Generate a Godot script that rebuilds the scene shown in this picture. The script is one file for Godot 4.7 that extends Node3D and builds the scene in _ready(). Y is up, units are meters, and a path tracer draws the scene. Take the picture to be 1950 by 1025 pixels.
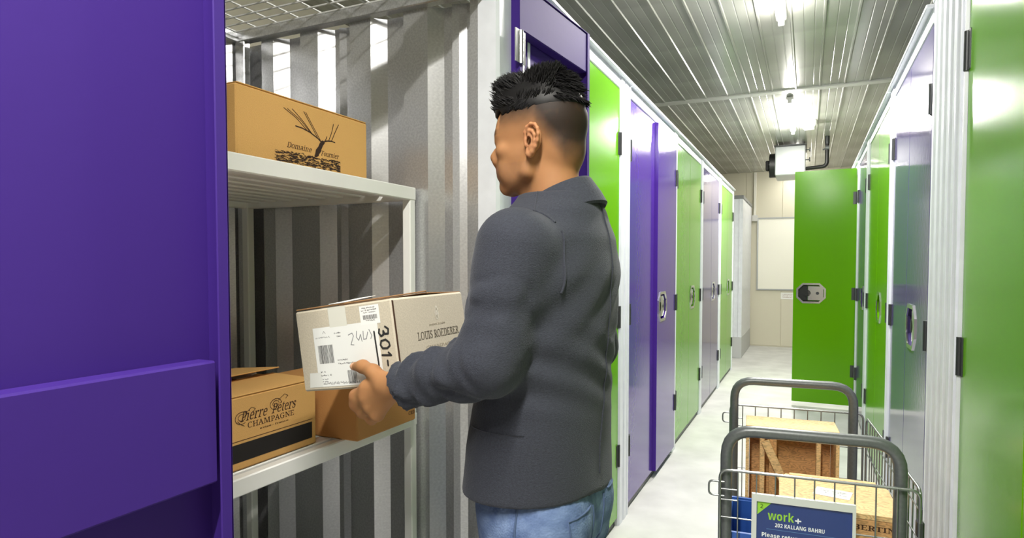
extends Node3D
# A self-storage corridor. World axes: x to the right across the corridor, y up, z towards the viewer; the corridor runs along -z.
# V(x, y, t) is a point at x across, y up and t metres down the corridor from the camera.

const LEFT := -0.85     # plane of the locker fronts on one side
const RIGHT := 0.40     # and on the other
const CEIL := 2.83
const EYE := 1.32

var M := {}
var taken := {}
var rng := RandomNumberGenerator.new()


func _ready() -> void:
	rng.seed = 11
	view_and_light()
	materials()
	room()
	lockers_along_corridor()
	open_locker()
	shelf_and_boxes()
	held_box()
	trolley_and_load()
	far_end()
	person()


func view_and_light() -> void:
	var cam := Camera3D.new()
	cam.name = "camera"
	var f := 1200.0                      # focal length in pixels of the 1950 x 1025 frame
	cam.projection = Camera3D.PROJECTION_FRUSTUM
	cam.near = 0.05
	cam.far = 60.0
	cam.size = 0.05 * 1025.0 / f
	cam.frustum_offset = Vector2(0.0, 0.05 * 36.3 / f)
	cam.position = V(0, EYE, 0)
	cam.rotation = Vector3(-atan(0.0365), atan(562.0 / f), 0.0)
	add_child(cam)
	cam.current = true

	var env := Environment.new()
	env.background_mode = Environment.BG_COLOR
	env.background_color = Color(0.02, 0.02, 0.022)
	env.tonemap_mode = Environment.TONE_MAPPER_LINEAR
	env.tonemap_exposure = 1.0
	env.sdfgi_enabled = true
	env.ssao_enabled = true
	env.ssil_enabled = true
	var we := WorldEnvironment.new()
	we.name = "world_environment"
	we.environment = env
	add_child(we)

	# four ceiling tubes down the middle of the corridor; the first hangs above and behind the camera
	tube_light(-0.25, "white ceiling tube light over the corridor near the open locker", 1.25)
	tube_light(3.45, "white ceiling tube light at the top edge of the view, before the ceiling joint strip", 0.92)
	tube_light(6.95, "white ceiling tube light between the ceiling joint strip and the cooling unit", 1.25)
	tube_light(10.1, "white ceiling tube light behind the cooling unit by the end wall", 0.22)


func tube_light(t: float, label: String, share := 1.0) -> void:
	var o := thing("tube_light", label, "light", V(-0.165, CEIL, t), "ceiling tube lights")
	var white := mat("tube_body", Color8(225, 226, 222), 0.4)
	var glow := mat("tube_glow", Color(1, 1, 1), 0.4)
	glow.emission_enabled = true
	glow.emission = Color(1.0, 0.985, 0.95)
	glow.emission_energy_multiplier = 9.0
	var b := MB.new()
	b.box(Vector3(0, -0.018, 0), Vector3(0.06, 0.03, 1.5), 0.006)
	part("fixture_body", b, white, o)
	b = MB.new()
	b.tube([Vector3(0, -0.048, -0.73), Vector3(0, -0.048, 0.73)], 0.014, 12)
	part("light_tube", b, glow, o)
	for s in [-1, 1]:
		b = MB.new()
		b.box(Vector3(0, -0.044, 0.74 * s), Vector3(0.036, 0.04, 0.022), 0.004)
		part("end_cap", b, white, o)
	var l := AreaLight3D.new()
	l.name = "tube_lamp"
	l.area_size = Vector2(0.05, 1.46)
	l.light_energy = LAMP * share
	l.light_color = Color(1.0, 0.985, 0.95)
	l.shadow_enabled = true
	l.area_range = 14.0
	l.position = Vector3(0, -0.066, 0)
	l.rotation.x = -PI / 2
	o.add_child(l, true)
	# the tube also shines sideways and up, on the ceiling sheets
	for k in 4:
		var p := OmniLight3D.new()
		p.name = "tube_lamp_side"
		p.light_energy = SIDE * share
		p.light_color = Color(1.0, 0.985, 0.95)
		p.light_size = 0.04
		p.omni_range = 14.0
		p.omni_attenuation = 2.0
		p.shadow_enabled = true
		p.position = Vector3(0, -0.11, -0.55 + k * 0.367)
		o.add_child(p, true)

const LAMP := 6.9
const SIDE := 0.2


# ---------------------------------------------------------------- helpers

func V(x: float, y: float, t: float) -> Vector3:
	return Vector3(x, y, -t)


func numbered(n: String) -> String:
	if not taken.has(n):
		taken[n] = 0
		return n
	taken[n] += 1
	return "%s_%03d" % [n, taken[n]]


func thing(called: String, label: String, category: String, at := Vector3.ZERO, group := "") -> Node3D:
	var o := Node3D.new()
	o.name = numbered(called)
	o.position = at
	o.set_meta("label", label)
	o.set_meta("category", category)
	if group != "":
		o.set_meta("group", group)
	add_child(o)
	return o


func mesh_of(what: Variant) -> Mesh:
	return what.done() if what is MB else what


func part(called: String, what: Variant, m: Material, parent: Node3D, at := Vector3.ZERO) -> MeshInstance3D:
	var o := MeshInstance3D.new()
	o.name = called
	o.mesh = mesh_of(what)
	o.material_override = m
	o.position = at
	parent.add_child(o, true)
	return o


func struct(called: String, what: Variant, m: Material, label := "", category := "") -> MeshInstance3D:
	var o := part(called, what, m, self)
	o.name = numbered(called)
	o.set_meta("kind", "structure")
	if label != "":
		o.set_meta("label", label)
		o.set_meta("category", category)
	return o


func solo(called: String, what: Variant, m: Material, label: String, category: String, at := Vector3.ZERO, group := "") -> MeshInstance3D:
	var o := MeshInstance3D.new()
	o.name = numbered(called)
	o.mesh = mesh_of(what)
	o.material_override = m
	o.position = at
	o.set_meta("label", label)
	o.set_meta("category", category)
	if group != "":
		o.set_meta("group", group)
	add_child(o)
	return o


func mat(n: String, c: Color, rough := 0.6, metal := 0.0) -> StandardMaterial3D:
	if M.has(n):
		return M[n]
	var m := StandardMaterial3D.new()
	m.resource_name = n
	m.albedo_color = c
	m.roughness = rough
	m.metallic = metal
	M[n] = m
	return m


func noise_tex(freq: float, seed_: int, normal := 0.0, ramp: Array = [], size := 256, octaves := 4) -> NoiseTexture2D:
	var n := FastNoiseLite.new()
	n.seed = seed_
	n.noise_type = FastNoiseLite.TYPE_SIMPLEX_SMOOTH
	n.frequency = freq
	n.fractal_octaves = octaves
	var t := NoiseTexture2D.new()
	t.width = size
	t.height = size
	t.seamless = true
	t.noise = n
	if normal > 0.0:
		t.as_normal_map = true
		t.bump_strength = normal
	if ramp.size():
		var g := Gradient.new()
		g.offsets = PackedFloat32Array([0.0, 1.0])
		g.colors = PackedColorArray(ramp)
		t.color_ramp = g
	return t


func surfaced(m: StandardMaterial3D, scale: float, albedo: Texture2D, normal: Texture2D = null, strength := 1.0, world := true) -> StandardMaterial3D:
	m.uv1_triplanar = true
	m.uv1_world_triplanar = world
	m.uv1_scale = Vector3.ONE * scale
	if albedo:
		m.albedo_texture = albedo
	if normal:
		m.normal_enabled = true
		m.normal_texture = normal
		m.normal_scale = strength
	return m


func materials() -> void:
	var orange := noise_tex(0.03, 3, 2.0)
	var fine := noise_tex(0.11, 5, 3.0)
	var soft := [Color(0.9, 0.9, 0.9), Color(1, 1, 1)]
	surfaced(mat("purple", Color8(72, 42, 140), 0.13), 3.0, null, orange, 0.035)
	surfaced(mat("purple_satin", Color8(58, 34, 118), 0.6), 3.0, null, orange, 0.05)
	surfaced(mat("green", Color8(94, 160, 0), 0.17), 3.0, null, orange, 0.035)
	surfaced(mat("frame_white", Color8(226, 230, 238), 0.3), 2.0, noise_tex(0.02, 9, 0.0, [Color(0.95, 0.95, 0.95), Color(1, 1, 1)]))
	surfaced(mat("galvanised", Color8(214, 215, 217), 0.3, 0.7), 5.0, noise_tex(0.09, 12, 0.0, [Color(0.86, 0.86, 0.87), Color(1, 1, 1)]), fine, 0.02)
	surfaced(mat("ceiling_sheet", Color8(184, 185, 178), 0.24), 1.2, noise_tex(0.006, 21, 0.0, soft, 256, 1))
	for k in ["purple", "green", "purple_satin"]:
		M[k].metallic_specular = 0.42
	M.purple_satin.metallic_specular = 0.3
	M.green.metallic_specular = 0.32
	surfaced(mat("purple_reflection_tint", Color8(78, 70, 118), 0.11), 3.0, null, orange, 0.035)  # purple door paint with the green doors' reflection mixed into its colour
	mat("ceiling_rib", Color8(225, 225, 222), 0.25)
	surfaced(mat("concrete", Color8(216, 217, 215), 0.5), 0.45, noise_tex(0.012, 31, 0.0, [Color(0.88, 0.88, 0.88), Color(1, 1, 1)], 512, 6), fine, 0.03)
	mat("end_wall", Color8(212, 207, 188), 0.5)
	surfaced(mat("kraft", Color8(236, 186, 114), 0.85), 7.0, noise_tex(0.16, 41, 0.0, [Color(0.84, 0.82, 0.78), Color(1, 1, 1)], 512), fine, 0.2)
	surfaced(mat("kraft_brown", Color8(206, 150, 88), 0.85), 7.0, noise_tex(0.16, 42, 0.0, [Color(0.82, 0.8, 0.76), Color(1, 1, 1)], 512), fine, 0.2)
	surfaced(mat("carton", Color8(206, 197, 178), 0.8), 6.0, noise_tex(0.13, 43, 0.0, soft), fine, 0.1)
	mat("shelf_white", Color8(238, 239, 236), 0.35)
	mat("print_black", Color8(24, 20, 18), 0.8)
	mat("print_brown", Color8(66, 40, 22), 0.85)
	mat("print_grey", Color8(108, 100, 84), 0.8)
	mat("black", Color8(14, 14, 15), 0.5)
	mat("chrome", Color8(215, 217, 220), 0.16, 0.95)
	mat("dark_steel", Color8(70, 72, 74), 0.4, 0.5)
	surfaced(mat("tube_grey", Color8(108, 112, 114), 0.36, 0.25), 6.0, noise_tex(0.06, 51, 0.0, [Color(0.88, 0.88, 0.88), Color(1, 1, 1)]), fine, 0.03)
	mat("wire", Color8(150, 153, 154), 0.3, 0.8)
	mat("paper", Color8(238, 238, 234), 0.7)
	mat("rubber", Color8(26, 26, 27), 0.8)


class MB:
	## collects triangles; every face gets its own outward normal unless one is given
	var st := SurfaceTool.new()
	var n := 0

	func _init() -> void:
		st.begin(Mesh.PRIMITIVE_TRIANGLES)

	func v(p: Vector3, nn: Vector3, uv := Vector2.ZERO) -> void:
		st.set_normal(nn)
		st.set_uv(uv)
		st.add_vertex(p)
		n += 1

	func tri(a: Vector3, b: Vector3, c: Vector3, out: Vector3) -> void:
		var g := (b - a).cross(c - a)
		if g.length_squared() < 1e-18:
			return
		if g.dot(out) > 0.0:
			var s := b
			b = c
			c = s
			g = -g
		var nn := -g.normalized()
		v(a, nn)
		v(b, nn)
		v(c, nn)

	func smooth_tri(a: Vector3, b: Vector3, c: Vector3, na: Vector3, nb: Vector3, nc: Vector3) -> void:
		if (b - a).cross(c - a).dot(na + nb + nc) > 0.0:
			v(a, na)
			v(c, nc)
			v(b, nb)
		else:
			v(a, na)
			v(b, nb)
			v(c, nc)

	func quad(a: Vector3, b: Vector3, c: Vector3, d: Vector3, out: Vector3) -> void:
		tri(a, b, c, out)
		tri(a, c, d, out)

	func uv_quad(a: Vector3, b: Vector3, c: Vector3, d: Vector3) -> void:
		# a top left, b top right, c bottom right, d bottom left, seen from the front
		var nn := (d - a).cross(b - a).normalized()
		v(a, nn, Vector2(0, 0))
		v(b, nn, Vector2(1, 0))
		v(c, nn, Vector2(1, 1))
		v(a, nn, Vector2(0, 0))
		v(c, nn, Vector2(1, 1))
		v(d, nn, Vector2(0, 1))

	func box(c: Vector3, s: Vector3, bevel := 0.0, bs := Basis.IDENTITY) -> void:
		var e := s * 0.5
		var b := minf(bevel, minf(e.x, minf(e.y, e.z)) * 0.9)
		for ax in 3:
			var u := (ax + 1) % 3
			var w := (ax + 2) % 3
			for sg in [-1.0, 1.0]:
				var q := []
				for k in [[-1, -1], [1, -1], [1, 1], [-1, 1]]:
					var p := Vector3.ZERO
					p[ax] = e[ax] * sg
					p[u] = (e[u] - b) * k[0]
					p[w] = (e[w] - b) * k[1]
					q.append(c + bs * p)
				var o := Vector3.ZERO
				o[ax] = sg
				quad(q[0], q[1], q[2], q[3], bs * o)
		if b <= 0.0:
			return
		for ax in 3:
			var u := (ax + 1) % 3
			var w := (ax + 2) % 3
			for su in [-1.0, 1.0]:
				for sw in [-1.0, 1.0]:
					var q := []
					for k in [[-1, 0], [1, 0], [1, 1], [-1, 1]]:
						var p := Vector3.ZERO
						p[ax] = (e[ax] - b) * k[0]
						p[u] = (e[u] - (b if k[1] else 0.0)) * su
						p[w] = (e[w] - (0.0 if k[1] else b)) * sw
						q.append(c + bs * p)
					var o := Vector3.ZERO
					o[u] = su
					o[w] = sw
					quad(q[0], q[1], q[2], q[3], bs * o)
		for sx in [-1.0, 1.0]:
			for sy in [-1.0, 1.0]:
				for sz in [-1.0, 1.0]:
					var g := Vector3(sx, sy, sz)
					tri(c + bs * (Vector3(e.x, e.y - b, e.z - b) * g), c + bs * (Vector3(e.x - b, e.y, e.z - b) * g), c + bs * (Vector3(e.x - b, e.y - b, e.z) * g), bs * g)

	func tube(pts: Array, r: Variant, sides := 8, caps := true) -> void:
		# swept along a polyline; r is one radius or one for each point
		var k := pts.size()
		var rings := []
		var prev := Vector3.ZERO
		for i in k:
			var d: Vector3 = (pts[mini(i + 1, k - 1)] - pts[maxi(i - 1, 0)]).normalized()
			var a := prev - d * prev.dot(d)
			if i == 0 or a.length() < 0.05:
				a = d.cross(Vector3.UP if absf(d.y) < 0.9 else Vector3.RIGHT)
			a = a.normalized()
			prev = a
			var b := d.cross(a)
			var rr: float = r[i] if r is Array else r
			var ring := []
			for j in sides:
				var t := TAU * j / sides
				var o := a * cos(t) + b * sin(t)
				ring.append([pts[i] + o * rr, o])
			rings.append(ring)
		for i in k - 1:
			for j in sides:
				var p: Array = rings[i][j]
				var q: Array = rings[i][(j + 1) % sides]
				var s: Array = rings[i + 1][(j + 1) % sides]
				var t: Array = rings[i + 1][j]
				smooth_tri(p[0], q[0], s[0], p[1], q[1], s[1])
				smooth_tri(p[0], s[0], t[0], p[1], s[1], t[1])
		if caps:
			for e in [0, k - 1]:
				var o: Vector3 = (pts[0] - pts[1]) if e == 0 else (pts[k - 1] - pts[k - 2])
				for j in range(1, sides - 1):
					tri(rings[e][0][0], rings[e][j][0], rings[e][j + 1][0], o)

	func prism(poly: Array, depth: float, tf := Transform3D.IDENTITY) -> void:
		# a polygon in x, y pushed from z = 0 to z = depth, then placed by tf
		var pk := PackedVector2Array(poly)
		var idx := Geometry2D.triangulate_polygon(pk)
		for i in range(0, idx.size(), 3):
			for z in [0.0, depth]:
				var o := Vector3(0, 0, -1.0 if z == 0.0 else 1.0) * signf(depth)
				var a: Vector3 = tf * Vector3(pk[idx[i]].x, pk[idx[i]].y, z)
				var b: Vector3 = tf * Vector3(pk[idx[i + 1]].x, pk[idx[i + 1]].y, z)
				var c: Vector3 = tf * Vector3(pk[idx[i + 2]].x, pk[idx[i + 2]].y, z)
				tri(a, b, c, tf.basis * o)
		var ccw := not Geometry2D.is_polygon_clockwise(pk)
		for i in pk.size():
			var p := pk[i]
			var q := pk[(i + 1) % pk.size()]
			var d := q - p
			var o2 := Vector2(d.y, -d.x) * (1.0 if ccw else -1.0)
			quad(tf * Vector3(p.x, p.y, 0), tf * Vector3(q.x, q.y, 0), tf * Vector3(q.x, q.y, depth), tf * Vector3(p.x, p.y, depth), tf.basis * Vector3(o2.x, o2.y, 0))

	func ring(outer: Array, inner: Array, depth: float, tf := Transform3D.IDENTITY) -> void:
		# a flat frame between two polygons with the same number of corners
		var k := outer.size()
		for i in k:
			var a: Vector2 = outer[i]
			var b: Vector2 = outer[(i + 1) % k]
			var c: Vector2 = inner[(i + 1) % k]
			var d: Vector2 = inner[i]
			for z in [0.0, depth]:
				quad(tf * Vector3(a.x, a.y, z), tf * Vector3(b.x, b.y, z), tf * Vector3(c.x, c.y, z), tf * Vector3(d.x, d.y, z), tf.basis * Vector3(0, 0, -1.0 if z == 0.0 else 1.0))
			var m := (a + b) * 0.5
			quad(tf * Vector3(a.x, a.y, 0), tf * Vector3(b.x, b.y, 0), tf * Vector3(b.x, b.y, depth), tf * Vector3(a.x, a.y, depth), tf.basis * Vector3(m.x, m.y, 0))
			quad(tf * Vector3(d.x, d.y, 0), tf * Vector3(c.x, c.y, 0), tf * Vector3(c.x, c.y, depth), tf * Vector3(d.x, d.y, depth), tf.basis * Vector3(-m.x, -m.y, 0))

	func done() -> ArrayMesh:
		return st.commit()


func rounded(pts: Array, r: float, steps := 6) -> Array:
	# a polyline whose inner corners are turned into arcs
	var o := [pts[0]]
	for i in range(1, pts.size() - 1):
		var a: Vector3 = pts[i] + (pts[i - 1] - pts[i]).normalized() * r
		var b: Vector3 = pts[i] + (pts[i + 1] - pts[i]).normalized() * r
		for k in steps + 1:
			var t := float(k) / steps
			o.append(a.lerp(pts[i], t).lerp(pts[i].lerp(b, t), t))
	o.append(pts[-1])
	return o


func font(kind: String, weight := 400) -> Font:
	var f := SystemFont.new()
	f.font_names = PackedStringArray([kind])
	f.font_weight = weight
	return f


func lettering(called: String, text: String, f: Font, height: float, m: Material, parent: Node3D, tf: Transform3D, width := 0.0, lean := 0.0) -> MeshInstance3D:
	# printed words, a fraction of a millimetre proud of what carries them; height is that of a capital letter
	var tm := TextMesh.new()
	tm.text = text
	tm.font = f
	tm.font_size = 40
	tm.pixel_size = 0.01
	tm.depth = 0.004
	tm.curve_step = 1.0
	tm.horizontal_alignment = HORIZONTAL_ALIGNMENT_CENTER
	var o := part(called, tm, m, parent)
	var s := height / 0.288
	var sx := s
	if width > 0.0:
		sx = width / maxf(tm.get_aabb().size.x, 0.01)
	o.transform = tf * Transform3D(Basis(Vector3(1, 0, 0), Vector3(lean, 1, 0), Vector3(0, 0, 1)) * Basis.from_scale(Vector3(sx, s, 0.08)), Vector3.ZERO)
	return o


func blank(w: int, h: int, c := Color(0, 0, 0, 0)) -> Image:
	var im := Image.create_empty(w, h, false, Image.FORMAT_RGBA8)
	im.fill(c)
	return im


func stroke(im: Image, pts: Array, r: float, c: Color) -> void:
	for i in pts.size() - 1:
		var a: Vector2 = pts[i]
		var b: Vector2 = pts[i + 1]
		var steps := maxi(1, int(a.distance_to(b) / maxf(0.6, r * 0.5)))
		for k in steps + 1:
			var p := a.lerp(b, float(k) / steps)
			for y in range(int(p.y - r), int(p.y + r) + 1):
				for x in range(int(p.x - r), int(p.x + r) + 1):
					if x >= 0 and y >= 0 and x < im.get_width() and y < im.get_height() and Vector2(x, y).distance_to(p) <= r:
						im.set_pixel(x, y, c)


func printed(im: Image, rough := 0.75) -> StandardMaterial3D:
	var m := StandardMaterial3D.new()
	m.albedo_texture = ImageTexture.create_from_image(im)
	m.transparency = BaseMaterial3D.TRANSPARENCY_ALPHA_SCISSOR
	m.alpha_scissor_threshold = 0.5
	m.roughness = rough
	return m


func plate(w: float, h: float) -> MB:
	var b := MB.new()
	b.uv_quad(Vector3(-w / 2, h / 2, 0), Vector3(w / 2, h / 2, 0), Vector3(w / 2, -h / 2, 0), Vector3(-w / 2, -h / 2, 0))
	return b


# ---------------------------------------------------------------- the setting

func room() -> void:
	var b := MB.new()
	b.box(V(-0.2, -0.1, 4.0), Vector3(5.2, 0.2, 15.4))
	struct("floor", b, M.concrete)
	var c := MB.new()
	c.box(V(-0.2, CEIL + 0.13, 4.0), Vector3(5.2, 0.2, 15.4))
	var top := struct("ceiling", c, M.end_wall)
	# long roof sheets: pan, standing rib and two fine creases each
	var prof := [Vector2(-0.0925, 0.03), Vector2(-0.0925, 0.0012), Vector2(-0.0905, 0.0), Vector2(-0.034, 0.0), Vector2(-0.032, 0.0015), Vector2(-0.028, 0.0015), Vector2(-0.026, 0.0),
		Vector2(0.026, 0.0), Vector2(0.028, 0.0015), Vector2(0.032, 0.0015), Vector2(0.034, 0.0), Vector2(0.074, 0.0), Vector2(0.078, -0.007), Vector2(0.087, -0.007), Vector2(0.0925, 0.0012), Vector2(0.0925, 0.03)]
	for seg in [[-3.5, 5.96], [6.04, 11.6]]:
		var p := MB.new()
		p.prism(prof, seg[1] - seg[0])
		var sheet := p.done()
		for i in 27:
			part("ceiling_panel", sheet, M.ceiling_sheet, top, V(-2.6 + i * 0.185, CEIL, seg[1]))
	b = MB.new()
	b.box(V(-0.2, CEIL + 0.003, 6.0), Vector3(5.2, 0.03, 0.1), 0.006)
	struct("trim_1", b, M.ceiling_rib)
	b = MB.new()
	b.box(V(-0.2, CEIL / 2, 11.1), Vector3(5.2, CEIL, 0.2))
	var we := struct("wall_end", b, M.end_wall)
	# upright wall sheets with a shallow joint every 0.55 m
	for i in 8:
		b = MB.new()
		b.box(Vector3.ZERO, Vector3(0.545, CEIL - 0.03, 0.012), 0.003)
		part("wall_panel", b, M.end_wall, we, V(-2.3 + i * 0.55, CEIL / 2, 10.997))
	b = MB.new()
	b.box(V(-2.75, CEIL / 2, 4.0), Vector3(0.2, CEIL, 15.4))
	struct("wall_left", b, M.end_wall)
	b = MB.new()
	b.box(V(2.35, CEIL / 2, 4.0), Vector3(0.2, CEIL, 15.4))
	struct("wall_right", b, M.end_wall)
	b = MB.new()
	b.box(V(-0.2, CEIL / 2, -3.45), Vector3(5.2, CEIL, 0.2))
	struct("wall_rear", b, M.end_wall)


# ---------------------------------------------------------------- lockers

func octagon(w: float, h: float, c: float) -> Array:
	var x := w / 2
	var y := h / 2
	return [Vector2(-x + c, -y), Vector2(x - c, -y), Vector2(x, -y + c), Vector2(x, y - c), Vector2(x - c, y), Vector2(-x + c, y), Vector2(-x, y - c), Vector2(-x, -y + c)]


const DOOR_LOW := 0.045
const DOOR_HIGH := 2.185

func leaf(w: float, m: Material, parent: Node3D, handle := 0.0, hinge_side := 1.0) -> MeshInstance3D:
	# a flush door leaf in its own axes: x across (0 in the middle), y up, face at z = 0 and facing +z.
	# handle: x of the latch recess, or 0 for a leaf without one
	var th := 0.032
	var lo := DOOR_LOW
	var hi := DOOR_HIGH
	var b := MB.new()
	var hw := 0.225
	var hh := 0.165
	var hy := 1.06
	if handle == 0.0:
		b.box(Vector3(0, (lo + hi) / 2, -th / 2), Vector3(w, hi - lo, th), 0.003)
	else:
		var x0 := handle - hw / 2
		var x1 := handle + hw / 2
		for r in [[-w / 2, x0, lo, hi], [x1, w / 2, lo, hi], [x0, x1, lo, hy - hh / 2], [x0, x1, hy + hh / 2, hi]]:
			b.box(Vector3((r[0] + r[1]) / 2, (r[2] + r[3]) / 2, -th / 2), Vector3(r[1] - r[0], r[3] - r[2], th))
		for sx in [-1.0, 1.0]:
			for sy in [-1.0, 1.0]:
				var q := Vector2(handle + sx * hw / 2, hy + sy * hh / 2)
				b.prism([q, q - Vector2(sx * 0.045, 0), q - Vector2(0, sy * 0.045)], -th)
	var d := part("door", b, m, parent)
	if handle != 0.0:
		var s := -signf(hinge_side)          # the finger hollow lies on the free edge
		b = MB.new()
		b.ring(octagon(hw + 0.022, hh + 0.022, 0.052), octagon(hw - 0.012, hh - 0.012, 0.042), 0.006, Transform3D(Basis.IDENTITY, Vector3(handle, hy, -0.001)))
		part("latch_frame", b, M.chrome, d)
		b = MB.new()
		b.box(Vector3(handle, hy, -th - 0.002), Vector3(hw, hh, 0.006))
		b.box(Vector3(handle + s * hw * 0.3, hy, -th + 0.006), Vector3(hw * 0.36, hh * 0.9, 0.012), 0.006)
		b.tube([Vector3(handle + s * hw * 0.14, hy, -th), Vector3(handle + s * hw * 0.14, hy, -0.006)], 0.03, 14)
		part("finger_recess", b, M.black, d)
		b = MB.new()
		b.box(Vector3(handle - s * hw * 0.17, hy, -0.016), Vector3(hw * 0.62, hh * 0.86, 0.02), 0.007)
		part("latch_plate", b, M.chrome, d)
		b = MB.new()
		b.tube([Vector3(handle - s * hw * 0.24, hy, -0.01), Vector3(handle - s * hw * 0.24, hy, -0.004)], 0.014, 14)
		part("lock_cylinder", b, M.dark_steel, d)
	for y in [0.36, 1.06, 1.92]:
		b = MB.new()
		b.tube([Vector3(hinge_side * (w / 2 + 0.004), y - 0.055, 0.004), Vector3(hinge_side * (w / 2 + 0.004), y + 0.055, 0.004)], 0.008, 8)
		b.box(Vector3(hinge_side * (w / 2 - 0.012), y, 0.001), Vector3(0.026, 0.11, 0.003))
		part("hinge", b, M.dark_steel, d)
	return d


func side_tf(side: float, t: float) -> Transform3D:
	# local +z faces the corridor; local +x runs along the corridor
	return Transform3D(Basis(Vector3.UP, PI / 2 if side < 0 else -PI / 2), V(side, 0, t))


func white_post(side: float, t0: float, t1: float, parent: Node3D, at: Node3D = null) -> void:
	# a folded upright with two shallow flutes
	var w := t1 - t0
	var e := minf(0.012, w * 0.12)
	var poly := [Vector2(-w / 2, -0.06), Vector2(-w / 2, 0.0), Vector2(-w / 2 + e, 0.008), Vector2(-w * 0.16, 0.008), Vector2(-w * 0.12, 0.002), Vector2(-w * 0.05, 0.002), Vector2(-w * 0.01, 0.008),
		Vector2(w * 0.22, 0.008), Vector2(w * 0.25, 0.003), Vector2(w * 0.3, 0.003), Vector2(w * 0.33, 0.008), Vector2(w / 2 - e, 0.008), Vector2(w / 2, 0.0), Vector2(w / 2, -0.06)]
	var b := MB.new()
	b.prism(poly, 2.26, Transform3D(Basis(Vector3.RIGHT, -PI / 2), Vector3.ZERO) * Transform3D(Basis.from_scale(Vector3(1, -1, 1)), Vector3.ZERO))
	var o := part("post", b, M.frame_white, parent)
	o.transform = parent.transform.affine_inverse() * side_tf(side, (t0 + t1) / 2)


func locker(side: float, t0: float, t1: float, post: float, m: Material, label: String, joint := 0.5, open_leaf := false, proud := 0.0) -> Node3D:
	var o := thing("storage_locker", label, "locker", V(side, 0, (t0 + t1) / 2), "storage lockers along the corridor")
	o.transform = side_tf(side, (t0 + t1) / 2)
	var s := signf(side)          # local +x is away from the viewer on one side and towards the viewer on the other
	var w := t1 - t0
	# closed body behind the doors, open at the top under its wire cover
	var b := MB.new()
	for e in [-1, 1]:
		b.box(Vector3(e * (w / 2 - 0.01), 1.1, -0.56), Vector3(0.012, 2.12, 1.0))
	b.box(Vector3(0, 1.1, -1.05), Vector3(w - 0.02, 2.12, 0.012))
	part("body", b, M.galvanised, o)
	b = MB.new()
	b.box(Vector3(0, 2.225, -0.02), Vector3(w, 0.07, 0.045), 0.004)
	b.box(Vector3(-s * post / 2, 2.255, 0.0), Vector3(w + post - 0.006, 0.016, 0.05), 0.003)
	part("header", b, M.frame_white, o)
	b = MB.new()
	b.box(Vector3(0, 0.02, -0.03), Vector3(w, 0.04, 0.03), 0.002)
	part("sill", b, M.dark_steel, o)
	white_post(side, t1 if s < 0 else t1, t1 + post, o)
	# leaf a is the one nearer the camera, b the farther one; the joint is a share of the width from the near end
	var jn := w * joint
	for k in 2:
		var lw := (jn if k == 0 else w - jn) - 0.006
		var tc := (t0 + jn / 2) if k == 0 else (t1 - (w - jn) / 2)
		var lx := (tc - (t0 + t1) / 2) * -s      # local x of the leaf centre
		var near_dir := s                         # local direction towards the camera
		var latch: bool = (k == 1) == (s < 0)
		var hinge_dir := near_dir if k == 0 else -near_dir
		var hx := 0.0
		if latch:
			hx = -hinge_dir * (lw / 2 - 0.15)
		if open_leaf and k == 0:
			hx = -hinge_dir * (lw / 2 - 0.15)
		var d := leaf(lw, m, o, hx, hinge_dir)
		if open_leaf and k == 0:
			# swung out a quarter turn round its near edge
			d.transform = Transform3D(Basis(Vector3.UP, deg_to_rad(88.0) * s), Vector3.ZERO)
			d.position = Vector3(lx + hinge_dir * lw / 2, 0, 0.012) - d.basis * Vector3(hinge_dir * lw / 2, 0, 0)
		else:
			d.position.x = lx
			if k == 1:
				d.position.z = proud      # this leaf does not quite close
	return o


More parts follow.
